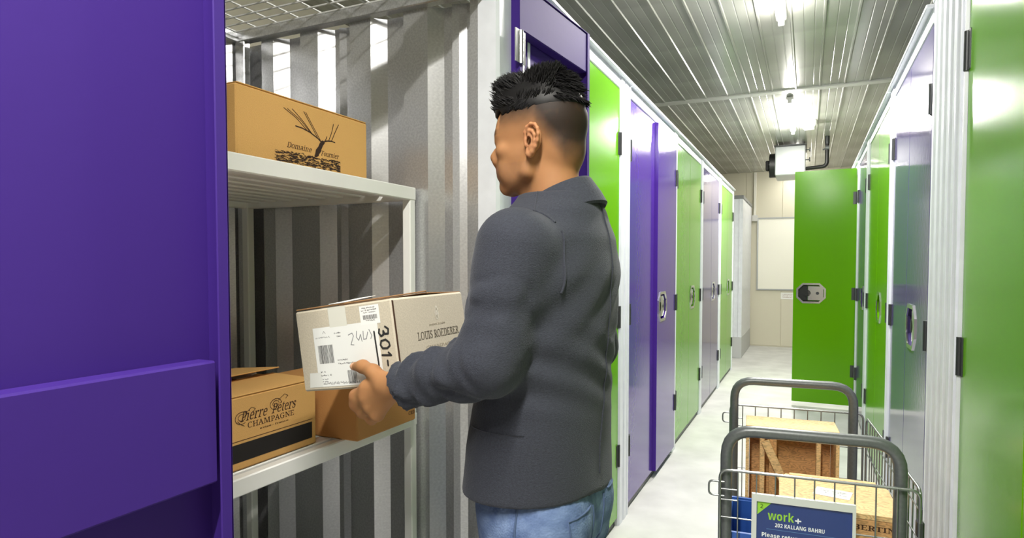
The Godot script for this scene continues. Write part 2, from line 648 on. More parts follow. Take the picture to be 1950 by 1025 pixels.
func lockers_along_corridor() -> void:
	locker(LEFT, 1.98, 3.07, 0.19, M.green, "bright green double-door locker behind the opened purple door, beside the man")
	locker(LEFT, 3.27, 4.45, 0.12, M.purple, "glossy purple double-door locker between two green ones, first past the man", 0.5, false, 0.022)
	locker(LEFT, 4.58, 5.7, 0.11, M.green, "pale-looking green double-door locker between two purple ones on the man's side")
	locker(LEFT, 5.82, 6.98, 0.13, M.purple_reflection_tint, "purple double-door locker with painted-in grey reflection, next to last before the white end block")
	locker(LEFT, 7.13, 8.3, 0.05, M.green, "green double-door locker at the far end of the row on the man's side")
	locker(RIGHT, 0.98, 2.16, 0.01, M.green, "large green locker at the picture's edge opposite the man, beside the ribbed white panel")
	locker(RIGHT, 2.73, 3.82, 0.14, M.purple_reflection_tint, "purple locker with painted-in grey reflection beside the trolley, next to the ribbed white panel")
	locker(RIGHT, 3.97, 5.25, 0.2, M.green, "narrow-looking green locker behind the trolley between two purple lockers")
	locker(RIGHT, 5.47, 6.3, 0.1, M.purple_reflection_tint, "purple locker with painted-in grey reflection just before the wide open green door on the trolley side")
	locker(RIGHT, 6.42, 7.44, 0.1, M.green, "locker with its green door standing wide open across the corridor", 0.5, true)
	# fluted white filler between the green and the purple locker
	var o := thing("filler_panel", "white vertically ribbed filler panel between the large green locker and the trolley", "panel", V(RIGHT, 0, 2.45))
	o.transform = side_tf(RIGHT, 2.45)
	var w := 0.46
	var poly := [Vector2(-w / 2, -0.05), Vector2(-w / 2, 0.006)]
	for k in 5:
		var x := -w / 2 + 0.03 + k * 0.09
		poly.append_array([Vector2(x, 0.006), Vector2(x + 0.008, -0.006), Vector2(x + 0.026, -0.006), Vector2(x + 0.034, 0.006), Vector2(x + 0.044, 0.011), Vector2(x + 0.05, 0.006)])
	poly.append_array([Vector2(w / 2, 0.006), Vector2(w / 2, -0.05)])
	var b := MB.new()
	b.prism(poly, 2.25, Transform3D(Basis(Vector3.RIGHT, -PI / 2), Vector3.ZERO) * Transform3D(Basis.from_scale(Vector3(1, -1, 1)), Vector3.ZERO))
	part("ribbed_sheet", b, M.frame_white, o)
	b = MB.new()
	b.box(Vector3(0, 2.256, -0.02), Vector3(w + 0.03, 0.016, 0.06), 0.003)
	part("cap_rail", b, M.frame_white, o)
	b = MB.new()
	b.box(Vector3(-w / 2 - 0.018, 1.125, -0.03), Vector3(0.03, 2.25, 0.06), 0.004)
	part("edge_post", b, M.frame_white, o)


# ---------------------------------------------------------------- the open locker

func pan_leaf(called: String, m: Material, parent: Node3D, tf: Transform3D, flip: float) -> MeshInstance3D:
	# the inside of a door: skin, folded rim and stiffening bands; x from 0 (hinge) to flip * 0.545, inner side facing +z
	var w := 0.545
	var b := MB.new()
	var x := flip * w / 2
	var lo := 0.05
	var hi := 2.2
	b.box(Vector3(x, (lo + hi) / 2, -0.045), Vector3(w, hi - lo, 0.004))
	for e in [0.0, 1.0]:
		b.box(Vector3(flip * (e * w + (0.002 if e == 0.0 else -0.002)), (lo + hi) / 2, -0.022), Vector3(0.004, hi - lo, 0.044), 0.001)
		b.box(Vector3(flip * (e * w + (0.011 if e == 0.0 else -0.011)), (lo + hi) / 2, -0.002), Vector3(0.022, hi - lo, 0.004), 0.0015)
	for y in [lo + 0.002, hi - 0.002]:
		b.box(Vector3(x, y, -0.022), Vector3(w, 0.004, 0.044), 0.001)
	var d := part(called, b, m, parent)
	d.transform = tf
	for band in [[2.05, 2.195], [0.995, 1.178], [0.06, 0.2]]:
		b = MB.new()
		b.box(Vector3(x, (band[0] + band[1]) / 2, -0.023), Vector3(w - 0.046, band[1] - band[0], 0.038), 0.003)
		part("stiffening_band", b, m, d)
	for y in [0.36, 1.99]:
		b = MB.new()
		b.tube([Vector3(0, y - 0.05, 0.006), Vector3(0, y + 0.05, 0.006)], 0.007, 8)
		b.box(Vector3(-flip * 0.018, y, 0.004), Vector3(0.034, 0.1, 0.003))
		b.box(Vector3(flip * 0.014, y, 0.004), Vector3(0.026, 0.1, 0.003))
		part("hinge", b, M.chrome, d)
	return d


func corrugated(poly: Array, y0: float, y1: float, behind: Vector3) -> MB:
	# a folded sheet standing upright; poly holds (x, t) pairs; its rear face lies a little behind the front one
	var b := MB.new()
	for i in poly.size() - 1:
		var p: Vector2 = poly[i]
		var q: Vector2 = poly[i + 1]
		var o := Vector3(q.y - p.y, 0, q.x - p.x)
		if o.dot(behind) > 0.0:
			o = -o
		for s in [Vector3.ZERO, behind * 0.002]:
			b.quad(V(p.x, y0, p.y) + s, V(q.x, y0, q.y) + s, V(q.x, y1, q.y) + s, V(p.x, y1, p.y) + s, o if s == Vector3.ZERO else -o)
	return b


func open_locker() -> void:
	var o := thing("storage_locker", "open locker with grey corrugated walls, white rack inside and both purple doors folded back", "locker", V(LEFT, 0, 1.245), "storage lockers along the corridor")
	var inv := o.transform.affine_inverse()
	var here := func(p: MeshInstance3D) -> void: p.transform = inv * p.transform
	var lift := V(0, 0, 0.032)
	# side wall across the far end of the bay, read from the deep end towards the corridor
	var side := [Vector2(-1.93, 1.735), Vector2(-1.8, 1.735), Vector2(-1.795, 1.702), Vector2(-1.739, 1.702), Vector2(-1.694, 1.737), Vector2(-1.622, 1.737), Vector2(-1.612, 1.702),
		Vector2(-1.533, 1.702), Vector2(-1.487, 1.737), Vector2(-1.464, 1.737), Vector2(-1.46, 1.727), Vector2(-1.444, 1.734), Vector2(-1.437, 1.737), Vector2(-1.408, 1.737), Vector2(-1.396, 1.702),
		Vector2(-1.31, 1.702), Vector2(-1.268, 1.737), Vector2(-1.19, 1.737), Vector2(-1.18, 1.702), Vector2(-1.09, 1.702), Vector2(-1.05, 1.737), Vector2(-1.017, 1.737), Vector2(-1.012, 1.722),
		Vector2(-0.99, 1.727), Vector2(-0.968, 1.737), Vector2(-0.95, 1.737), Vector2(-0.94, 1.706), Vector2(-0.86, 1.706)]
	here.call(part("corrugated_wall", corrugated(side, 0.02, 2.13, Vector3(0, 0, -1)), M.galvanised, o))
	var near := []
	for p in side:
		near.append(Vector2(p.x, 1.36 + 0.68 - p.y + 0.37))
	here.call(part("corrugated_wall", corrugated(near, 0.02, 2.13, Vector3(0, 0, 1)), M.galvanised, o))
	var back := []
	for k in 5:
		var t := 0.68 + k * 0.215
		back.append_array([Vector2(-1.94, t), Vector2(-1.94, t + 0.09), Vector2(-1.905, t + 0.13), Vector2(-1.905, t + 0.19)])
	back.append(Vector2(-1.94, 1.75))
	here.call(part("corrugated_wall", corrugated(back, 0.02, 2.13, Vector3(-1, 0, 0)), M.galvanised, o))
	# angle posts in the rear corners and the frame that carries the wire cover
	for t in [0.705, 1.69]:
		var b := MB.new()
		b.box(V(-1.875, 1.07, t), Vector3(0.045, 2.12, 0.03), 0.003)
		here.call(part("corner_post", b, M.galvanised, o))
		b = MB.new()
		b.box(V(-1.39, 2.145, t), Vector3(1.02, 0.035, 0.035), 0.003)
		here.call(part("top_rail", b, M.galvanised, o))
	for x in [-0.895, -1.9]:
		var b := MB.new()
		b.box(V(x, 2.145, 1.2), Vector3(0.035, 0.035, 1.0), 0.003)
		here.call(part("top_rail", b, M.galvanised, o))
	var wires := MB.new()
	for k in 20:
		wires.tube([V(-0.88, 2.166, 0.715 + k * 0.0505), V(-1.9, 2.166, 0.715 + k * 0.0505)], 0.003, 6)
	for k in 11:
		wires.tube([V(-0.9 - k * 0.1, 2.1705, 0.7), V(-0.9 - k * 0.1, 2.172, 1.7)], 0.003, 6)
	here.call(part("wire_mesh_cover", wires, mat("mesh_wire", Color8(222, 223, 222), 0.35, 0.2), o))
	var hd := MB.new()
	hd.box(V(LEFT - 0.02, 2.225, 1.24), Vector3(0.045, 0.07, 1.12), 0.004)
	hd.box(V(LEFT, 2.255, 1.3), Vector3(0.05, 0.016, 1.4), 0.003)
	here.call(part("header", hd, M.frame_white, o))
	hd = MB.new()
	hd.box(V(LEFT - 0.03, 0.02, 1.24), Vector3(0.03, 0.04, 1.08), 0.002)
	here.call(part("sill", hd, M.dark_steel, o))
	var fl := MB.new()
	fl.box(V(-1.39, 0.012, 1.2), Vector3(1.06, 0.016, 1.02), 0.002)
	here.call(part("floor_plate", fl, M.galvanised, o))
	white_post(LEFT, 1.7, 1.97, o)
	white_post(LEFT, 0.5, 0.7, o)
	# both leaves stand folded back against the neighbouring fronts
	var far := Transform3D(Basis(Vector3.UP, PI / 2 - deg_to_rad(5.0)), V(-0.812, 0, 1.79))
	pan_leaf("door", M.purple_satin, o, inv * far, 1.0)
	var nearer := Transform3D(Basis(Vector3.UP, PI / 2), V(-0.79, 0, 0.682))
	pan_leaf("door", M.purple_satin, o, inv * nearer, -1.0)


# ---------------------------------------------------------------- rack and cartons

func shelf_and_boxes() -> void:
	var o := thing("shelf_rack", "white welded two-tier steel rack standing inside the open corrugated locker", "shelf", V(-1.51, 0, 1.2))
	var inv := o.transform.affine_inverse()
	var x0 := -1.13
	var x1 := -1.86
	var t0 := 0.76
	var t1 := 1.69
	for x in [x0 - 0.015, x1 + 0.015]:
		for t in [t0, t1 - 0.015]:
			var b := MB.new()
			b.box(V(x, 0.8, t), Vector3(0.03, 1.528, 0.03), 0.003)
			part("post", b, M.shelf_white, o).transform = inv
	for y in [1.565, 0.848]:
		for x in [x0 - 0.012, x1 + 0.012]:
			var b := MB.new()
			b.box(V(x, y - 0.0205, (t0 + t1) / 2), Vector3(0.028, 0.041, t1 - t0 + 0.002), 0.003)
			part("rail", b, M.shelf_white, o).transform = inv
		for t in [t0 - 0.001, t1 - 0.014]:
			var b := MB.new()
			b.box(V((x0 + x1) / 2, y - 0.0205, t), Vector3(x0 - x1 - 0.052, 0.041, 0.026), 0.003)
			part("rail", b, M.shelf_white, o).transform = inv
		for k in 9:
			var b := MB.new()
			b.box(V(x0 - 0.064 - k * 0.0745, y - 0.012, (t0 + t1) / 2 - 0.008), Vector3(0.044, 0.023, t1 - t0 - 0.034), 0.003)
			part("slat", b, M.shelf_white, o).transform = inv

	# upper carton with a vine stump printed on its long side
	var c := carton("cardboard_box", "kraft cardboard wine box printed with a bare vine stump, alone on the upper shelf", V(-1.3105, 1.5655, 1.262), Vector3(0.465, 0.165, 0.29), M.kraft, 0.0)
	vine_print(c)
	# two cartons on the lower shelf
	c = carton("cardboard_box", "kraft wine box with a script name and a black band, on the lower shelf", V(-1.322, 0.8485, 1.075), Vector3(0.41, 0.17, 0.3), M.kraft, 0.0, true)
	var front := Transform3D(Basis.IDENTITY, Vector3(0, 0, 0.1503))
	var script := font("Droid Serif")
	var b2 := MB.new()
	b2.box(Vector3(0.0, 0.032, 0), Vector3(0.4, 0.042, 0.0006))
	var bp := part("black_band", b2, M.print_black, c)
	bp.transform = Transform3D(Basis.IDENTITY, Vector3(-0.012, 0.008, 0.1503))
	lettering("print", "Pierre  Péters", script, 0.023, M.print_brown, c, front.translated(Vector3(0.047, 0.122, 0)), 0.17, 0.3)
	lettering("print", "CHAMPAGNE", font("Droid Serif"), 0.013, M.print_brown, c, front.translated(Vector3(0.052, 0.099, 0)), 0.145)
	lettering("print", "avize - france", font("Droid Serif"), 0.004, M.print_brown, c, front.translated(Vector3(0.06, 0.084, 0)), 0.09)
	b2 = MB.new()
	b2.box(Vector3.ZERO, Vector3(0.39, 0.0012, 0.0006))
	part("print_line", b2, M.print_brown, c, Vector3(-0.005, 0.068, 0.1503))
	swashes(c, front)
	c = carton("cardboard_box", "plain brown cardboard box jutting over the lower shelf edge, below the carried carton", V(-1.222, 0.8485, 1.468), Vector3(0.275, 0.16, 0.29), M.kraft_brown, 0.0)
	lettering("print", "CRD", font("Droid Serif", 700), 0.011, M.print_brown, c, Transform3D(Basis.IDENTITY, Vector3(0.115, 0.026, 0.1453)), 0.03)
	c = carton("cardboard_box", "darker kraft box at the back of the lower shelf beside the purple door", V(-1.64, 0.8485, 0.95), Vector3(0.32, 0.185, 0.27), M.kraft_brown, 0.0)
	# papers lying on the box with the black band
	var b := MB.new()
	b.box(Vector3.ZERO, Vector3(0.1, 0.0012, 0.075), 0.0002, Basis(Vector3.UP, 0.35))
	b.box(Vector3(0.03, 0.0013, 0.01), Vector3(0.08, 0.0012, 0.06), 0.0002, Basis(Vector3.UP, -0.1))
	solo("paper_slip", b, M.paper, "white paper slip lying on the kraft box with the black band", "paper", V(-1.41, 1.0205, 1.22))


func carton(called: String, label: String, at: Vector3, size: Vector3, m: Material, tilt: float, opened := false) -> Node3D:
	# size: along the front, height, depth; the front faces the corridor
	var o := thing(called, label, "box", at, "wine cartons in the open locker")
	o.rotation.y = PI / 2 + tilt
	var w := size.x
	var h := size.y
	var d := size.z
	var b := MB.new()
	b.box(Vector3(0, h / 2, 0), Vector3(w, h, d), 0.004)
	part("box_body", b, m, o)
	if not opened:
		for s in [-1, 1]:
			b = MB.new()
			b.box(Vector3(0, h + 0.0015, s * d * 0.2505), Vector3(w - 0.006, 0.003, d * 0.497), 0.001)
			part("flap", b, m, o)
		b = MB.new()
		b.box(Vector3(0, h + 0.0033, 0), Vector3(w * 0.98, 0.0006, 0.05))
		part("packing_tape", b, mat("tape", Color8(186, 150, 98), 0.3), o)
	else:
		# the flaps lie loosely closed, the front one a little raised
		var f := [[Vector3(0, h + 0.004, d * 0.25), Vector3(w - 0.004, 0.003, d * 0.5), 0.03], [Vector3(0, h + 0.016, -d * 0.2), Vector3(w - 0.004, 0.003, d * 0.56), -0.09]]
		for q in f:
			b = MB.new()
			b.box(q[0], q[1], 0.001, Basis(Vector3.RIGHT, q[2]))
			part("flap", b, m, o)
		b = MB.new()
		b.box(Vector3(-w * 0.33, h + 0.014, 0), Vector3(w * 0.3, 0.003, d * 0.8), 0.001, Basis(Vector3.BACK, -0.06))
		part("flap", b, m, o)
	return o


func vine_print(c: Node3D) -> void:
	var im := blank(640, 560)
	var k := Color8(50, 30, 18)
	# trunk and arms of a pruned vine
	stroke(im, [Vector2(395, 400), Vector2(402, 360), Vector2(425, 325), Vector2(440, 285), Vector2(455, 262)], 19, k)
	stroke(im, [Vector2(385, 415), Vector2(425, 350)], 15, k)
	stroke(im, [Vector2(450, 270), Vector2(405, 232), Vector2(330, 192), Vector2(255, 170), Vector2(195, 166)], 6, k)
	stroke(im, [Vector2(455, 262), Vector2(490, 238), Vector2(540, 226), Vector2(580, 230)], 6, k)
	for q in [[Vector2(330, 190), Vector2(240, 95), Vector2(120, 20)], [Vector2(300, 180), Vector2(200, 85), Vector2(90, 22)], [Vector2(345, 196), Vector2(255, 90), Vector2(165, 10)], [Vector2(405, 232), Vector2(340, 120), Vector2(270, 0)],
			[Vector2(430, 245), Vector2(350, 110), Vector2(290, 5)], [Vector2(515, 232), Vector2(550, 130), Vector2(568, 40)], [Vector2(545, 226), Vector2(585, 120), Vector2(622, 32)], [Vector2(470, 250), Vector2(490, 215), Vector2(498, 190)]]:
		stroke(im, q, 3.2, k)
	# stony ground
	var r := RandomNumberGenerator.new()
	r.seed = 4
	for i in 420:
		var x := r.randf_range(2, 636)
		var y := r.randf_range(428, 540) + sin(x * 0.02) * 6.0
		var l := r.randf_range(8, 34)
		stroke(im, [Vector2(x, y), Vector2(x + l * 0.5, y - r.randf_range(-3, 5)), Vector2(x + l, y + r.randf_range(-5, 5))], r.randf_range(1.6, 4.0), k)
	var t := part("vine_print", plate(0.238, 0.142), printed(im), c, Vector3(-0.004, 0.074, 0.1455))
	t.name = "vine_print"
	var script := font("Droid Serif")
	lettering("print", "Domaine", script, 0.0135, M.print_brown, c, Transform3D(Basis.IDENTITY, Vector3(-0.037, 0.052, 0.1453)), 0.084, 0.3)
	lettering("print", "Fournier", script, 0.0125, M.print_brown, c, Transform3D(Basis.IDENTITY, Vector3(0.075, 0.05, 0.1453)), 0.068, 0.3)


func swashes(c: Node3D, tf: Transform3D) -> void:
	# the flourishes round the script capitals
	var im := blank(512, 160)
	for q in [[Vector2(50, 90), 46.0, 34.0], [Vector2(300, 60), 44.0, 32.0]]:
		for e in [[1.0, 0.0, 5.2], [0.55, 1.0, 6.0]]:
			var pts := []
			for i in 40:
				var a: float = e[1] + e[2] * i / 39.0
				pts.append(q[0] + Vector2(cos(a) * q[1] * e[0], -sin(a) * q[2] * e[0] - 6.0 * (1.0 - e[0])))
			stroke(im, pts, 1.7, Color8(66, 40, 22))
		stroke(im, [q[0] + Vector2(20, -20), q[0] + Vector2(70, -48), q[0] + Vector2(96, -34), q[0] + Vector2(78, -20)], 1.5, Color8(66, 40, 22))
	stroke(im, [Vector2(20, 104), Vector2(40, 124), Vector2(66, 138)], 1.7, Color8(66, 40, 22))
	part("script_flourish", plate(0.21, 0.066), printed(im), c).transform = tf.translated(Vector3(0.047, 0.124, 0.0004))


func held_box() -> void:
	# the carton in the man's hands, tipped a little; its label side faces down the corridor
	var corner := V(-0.749, 1.254, 1.03)
	var across := Vector3(0.988, 0.14, 0.053).normalized()
	var up := Vector3(-0.14, 0.99, 0.007)
	up = (up - across * up.dot(across)).normalized()
	var out := across.cross(up)
	var w := 0.2687
	var h := 0.175
	var d := 0.262
	var o := thing("carton", "pale wine carton with a white shipping label, held in the man's hands", "box")
	o.transform = Transform3D(Basis(across, up, out), corner - across * w / 2 - up * h / 2 - out * d / 2)
	var b := MB.new()
	b.box(Vector3.ZERO, Vector3(w, h, d), 0.004)
	part("box_body", b, M.carton, o)
	for s in [-1, 1]:
		b = MB.new()
		b.box(Vector3(0, h / 2 + 0.002 + (0.004 if s > 0 else 0.0), s * d * 0.25), Vector3(w - 0.008, 0.003, d * 0.49), 0.001, Basis(Vector3.RIGHT, 0.04 * s))
		part("flap", b, mat("carton_raw", Color8(150, 112, 74), 0.9), o)
	b = MB.new()
	b.box(Vector3(-0.01, h / 2 + 0.01, d / 2 - 0.05), Vector3(0.045, 0.0012, 0.1), 0.0003, Basis(Vector3.RIGHT, 0.08))
	part("packing_tape", b, M.paper, o)
	b = MB.new()
	b.box(Vector3(w / 2 + 0.0004, 0, d / 2 - 0.004), Vector3(0.0012, h - 0.008, 0.004))
	part("edge_crease", b, M.print_brown, o)

	# shipping label side, 4 pixels a millimetre
	var im := blank(1024, 668)
	var white := Color8(232, 234, 232)
	var ink := Color8(40, 40, 42)
	var grey := Color8(120, 122, 124)
	var r := RandomNumberGenerator.new()
	r.seed = 9
	fill_quad(im, [Vector2(180, 152), Vector2(868, 152), Vector2(868, 640), Vector2(180, 640)], white)
	fill_quad(im, [Vector2(88, 520), Vector2(220, 520), Vector2(220, 640), Vector2(70, 640)], Color8(222, 224, 220))
	fill_quad(im, [Vector2(372, 0), Vector2(560, 0), Vector2(560, 160), Vector2(372, 160)], Color8(216, 216, 206))
	fill_quad(im, [Vector2(705, 24), Vector2(902, 24), Vector2(902, 172), Vector2(705, 172)], Color8(238, 238, 236))
	barcode(im, Rect2i(215, 300, 165, 150), r, Color8(60, 60, 62))
	barcode(im, Rect2i(505, 520, 92, 108), r, Color8(60, 60, 62))
	barcode(im, Rect2i(735, 100, 140, 34), r, Color8(70, 70, 72))
	for q in [[730, 44, 130], [722, 62, 150], [740, 80, 118], [760, 144, 90], [430, 240, 46], [200, 236, 160], [410, 212, 70], [412, 432, 104], [408, 462, 190], [216, 520, 50], [214, 548, 116], [222, 580, 66], [222, 600, 60]]:
		scribble(im, Vector2(q[0], q[1]), q[2], 9.0, r, grey if r.randf() < 0.3 else ink)
	scribble(im, Vector2(228, 640 - 22), 400, 16.0, r, Color8(90, 92, 94))
	stroke(im, [Vector2(285, 205), Vector2(300, 185), Vector2(315, 205)], 2, grey)
	# handwriting: a faint pencilled note, and the bold number that reads downwards
	for q in [[Vector2(560, 238), Vector2(600, 226), Vector2(612, 250), Vector2(590, 290), Vector2(575, 318), Vector2(606, 322)], [Vector2(650, 216), Vector2(640, 262), Vector2(662, 290), Vector2(686, 244), Vector2(694, 300)], [Vector2(716, 222), Vector2(712, 286), Vector2(742, 284), Vector2(762, 232)], [Vector2(778, 214), Vector2(800, 262), Vector2(786, 286)]]:
		stroke(im, q, 3.4, Color8(120, 122, 126))
	stroke(im, [Vector2(826, 236), Vector2(834, 500)], 8.0, ink)
	for q in [[Vector2(940, 206), Vector2(968, 226), Vector2(962, 262), Vector2(930, 262), Vector2(918, 238), Vector2(914, 268), Vector2(890, 276), Vector2(872, 250), Vector2(880, 222)],
			[Vector2(960, 330), Vector2(930, 306), Vector2(886, 314), Vector2(874, 344), Vector2(892, 372), Vector2(936, 374), Vector2(964, 356), Vector2(960, 330)], [Vector2(880, 424), Vector2(966, 430), Vector2(944, 408)], [Vector2(924, 470), Vector2(924, 506)]]:
		stroke(im, q, 8.5, ink)
	part("shipping_label", plate(w - 0.002, h - 0.002), printed(im, 0.6), o, Vector3(0, 0, d / 2 + 0.0005))
	# maker's side
	var tf := Transform3D(Basis(Vector3.UP, PI / 2), Vector3(w / 2 + 0.0003, 0, 0))
	lettering("print", "LOUIS ROEDERER", font("Droid Serif"), 0.0165, mat("print_umber", Color8(74, 66, 54), 0.8), o, tf * Transform3D(Basis.IDENTITY, Vector3(0.018, 0.002, 0)), 0.155)
	lettering("print", "CHAMPAGNE", font("Droid Serif"), 0.006, mat("print_faint", Color8(160, 151, 132), 0.8), o, tf * Transform3D(Basis.IDENTITY, Vector3(0.024, -0.024, 0)), 0.115)
	lettering("print", "maison fondée", font("Droid Serif"), 0.004, M.print_faint, o, tf * Transform3D(Basis.IDENTITY, Vector3(0.016, 0.023, 0)), 0.06)
	var im2 := blank(96, 160)
	for i in 3:
		var e := []
		for k in 31:
			var a := TAU * k / 30.0
			e.append(Vector2(48 + cos(a) * (32 - i * 11) * (1.0 - 0.25 * absf(sin(a))), 80 + sin(a) * (70 - i * 24)))
		stroke(im2, e, 4.0, Color8(240, 238, 228) if i != 1 else Color8(176, 168, 150))
	part("emblem", plate(0.017, 0.033), printed(im2), o).transform = tf * Transform3D(Basis.IDENTITY, Vector3(0.018, 0.047, 0.0004))


func fill_quad(im: Image, q: Array, c: Color) -> void:
	var pk := PackedVector2Array(q)
	var lo: Vector2 = q[0]
	var hi: Vector2 = q[0]
	for p in q:
		lo = lo.min(p)
		hi = hi.max(p)
	for y in range(int(lo.y), mini(int(hi.y) + 1, im.get_height())):
		for x in range(int(lo.x), mini(int(hi.x) + 1, im.get_width())):
			if Geometry2D.is_point_in_polygon(Vector2(x, y), pk):
				im.set_pixel(x, y, c)


func barcode(im: Image, r: Rect2i, g: RandomNumberGenerator, c: Color) -> void:
	var x := r.position.x
	while x < r.end.x:
		var w := g.randi_range(2, 7)
		im.fill_rect(Rect2i(x, r.position.y, mini(w, r.end.x - x), r.size.y), c)
		x += w + g.randi_range(2, 5)


func scribble(im: Image, at: Vector2, w: float, h: float, g: RandomNumberGenerator, c: Color) -> void:
	# small print too small to read
	var x := 0.0
	while x < w:
		var l := g.randf_range(3, 8)
		if g.randf() < 0.85:
			stroke(im, [at + Vector2(x, g.randf_range(-h, 0)), at + Vector2(x + l * 0.5, g.randf_range(-h * 0.4, h * 0.4)), at + Vector2(x + l, g.randf_range(-h, h) * 0.6)], 1.5, c)
		x += l + 2.0


# ---------------------------------------------------------------- trolley

func trolley_and_load() -> void:
	var turn := deg_to_rad(4.2)
	var o := thing("platform_trolley", "platform trolley with grey tube handles and wire panels, parked in the corridor", "trolley", V(-0.016, 0, 2.31))
	o.rotation.y = turn
	var hx := 0.2165
	var hz := 0.415
	var b := MB.new()
	b.box(Vector3(0, 0.185, 0), Vector3(0.47, 0.03, 0.9), 0.01)
	part("deck", b, M.tube_grey, o)
	for s in [-1, 1]:
		b = MB.new()
		b.tube(rounded([Vector3(-hx, 0.2, hz * s), Vector3(-hx, 0.85, hz * s), Vector3(hx, 0.85, hz * s), Vector3(hx, 0.2, hz * s)], 0.075), 0.0165, 14)
		part("push_handle", b, M.tube_grey, o)
		for e in [-1, 1]:
			b = MB.new()
			b.tube([Vector3(e * 0.17 - 0.016, 0.065, s * 0.36), Vector3(e * 0.17 + 0.016, 0.065, s * 0.36)], 0.0635, 20)
			var wheel := part("caster_wheel", b, M.rubber, o)
			b = MB.new()
			for q in [-1, 1]:
				b.box(Vector3(e * 0.17 + q * 0.023, 0.11, s * 0.36), Vector3(0.004, 0.13, 0.045), 0.001)
			b.box(Vector3(e * 0.17, 0.171, s * 0.36), Vector3(0.08, 0.006, 0.08), 0.001)
			part("caster_fork", b, M.chrome, wheel)
	# wire panels hooked on the handles: both ends and the side by the lockers
	for s in [-1.0, 1.0]:
		var z: float = s * (hz + 0.03)
		b = MB.new()
		var top := 0.742
		b.tube(rounded([Vector3(-0.232, 0.22, z), Vector3(-0.232, top, z), Vector3(0.255, top, z), Vector3(0.255, 0.22, z)], 0.025), 0.0042, 8)
		for y in [top - 0.055, top - 0.085]:
			b.tube([Vector3(-0.232, y, z), Vector3(-0.184, y, z)], 0.0022, 6)
		for y in [top - 0.135, top - 0.26, top - 0.38, top - 0.48]:
			b.tube([Vector3(-0.232, y, z), Vector3(0.255, y, z)], 0.0022, 6)
		for k in 9:
			b.tube([Vector3(-0.184 + k * 0.0485, 0.22, z + 0.004), Vector3(-0.184 + k * 0.0485, top, z + 0.004)], 0.0022, 6)
		b.tube(rounded([Vector3(-0.22, top - 0.035, z), Vector3(-0.262, top - 0.035, z), Vector3(-0.262, top - 0.075, z), Vector3(-0.22, top - 0.075, z)], 0.012, 4), 0.003, 6)
		part("wire_panel", b, M.wire, o)
	b = MB.new()
	var x := 0.262
	b.tube(rounded([Vector3(x, 0.22, hz), Vector3(x, 0.735, hz), Vector3(x, 0.735, -hz), Vector3(x, 0.22, -hz)], 0.03), 0.0042, 8)
	for y in [0.68, 0.6, 0.5, 0.4, 0.3]:
		b.tube([Vector3(x, y, hz), Vector3(x, y, -hz)], 0.0022, 6)
	for k in 16:
		b.tube([Vector3(x + 0.004, 0.22, hz - 0.05 - k * 0.0485), Vector3(x + 0.004, 0.735, hz - 0.05 - k * 0.0485)], 0.0022, 6)
	part("wire_panel", b, M.wire, o)
	for s in [-1.0, 1.0]:
		b = MB.new()
		b.box(Vector3(0.258, 0.64, s * (hz + 0.02)), Vector3(0.016, 0.045, 0.028), 0.004)
		part("corner_clip", b, M.dark_steel, o)

	var tf := o.transform
	# upright crate with its open side towards the viewer
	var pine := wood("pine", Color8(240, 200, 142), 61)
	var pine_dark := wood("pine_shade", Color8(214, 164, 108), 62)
	var c := thing("wooden_crate", "tall open wooden crate standing on its side at the far end of the trolley", "crate", tf * Vector3(-0.01, 0.2, -0.305), "wooden crates on the trolley")
	c.rotation.y = turn
	var w := 0.318
	var h := 0.515
	var d := 0.165
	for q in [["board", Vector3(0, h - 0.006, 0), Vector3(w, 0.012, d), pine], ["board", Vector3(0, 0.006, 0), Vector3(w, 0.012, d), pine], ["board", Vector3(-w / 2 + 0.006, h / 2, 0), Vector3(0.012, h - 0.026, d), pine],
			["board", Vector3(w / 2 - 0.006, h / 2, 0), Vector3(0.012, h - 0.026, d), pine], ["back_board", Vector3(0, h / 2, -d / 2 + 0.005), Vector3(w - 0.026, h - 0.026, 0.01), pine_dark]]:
		b = MB.new()
		b.box(Vector3.ZERO, q[2], 0.0015)
		part(q[0], b, q[3], c, q[1])
	for q in [[-0.1, 0.018, pine], [-0.062, 0.026, pine_dark], [0.095, 0.016, pine]]:
		b = MB.new()
		b.box(Vector3.ZERO, Vector3(q[1], h - 0.03, 0.03), 0.0015)
		part("divider_slat", b, q[2], c, Vector3(q[0], h / 2, 0.02))
	b = MB.new()
	b.box(Vector3.ZERO, Vector3(0.03, 0.2, 0.012), 0.0015, Basis(Vector3.BACK, 0.42))
	part("brace", b, pine, c, Vector3(-0.05, 0.36, 0.045))
	# closed crate lying before it
	c = thing("wooden_crate", "closed pale wooden wine crate with papers on its lid, behind the blue sign", "crate", tf * Vector3(0.088, 0.2, 0.19), "wooden crates on the trolley")
	c.rotation.y = turn + deg_to_rad(-2.0)
	w = 0.31
	h = 0.43
	d = 0.29
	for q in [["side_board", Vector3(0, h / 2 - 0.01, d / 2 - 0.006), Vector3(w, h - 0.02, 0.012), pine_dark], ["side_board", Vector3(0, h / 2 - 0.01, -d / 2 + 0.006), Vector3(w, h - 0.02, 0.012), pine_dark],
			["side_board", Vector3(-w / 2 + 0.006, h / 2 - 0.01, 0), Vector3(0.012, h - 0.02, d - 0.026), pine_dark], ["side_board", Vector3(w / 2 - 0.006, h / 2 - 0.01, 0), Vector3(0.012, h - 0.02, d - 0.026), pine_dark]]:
		b = MB.new()
		b.box(Vector3.ZERO, q[2], 0.0015)
		part(q[0], b, q[3], c, q[1])
	# lid with two chamfered corners
	b = MB.new()
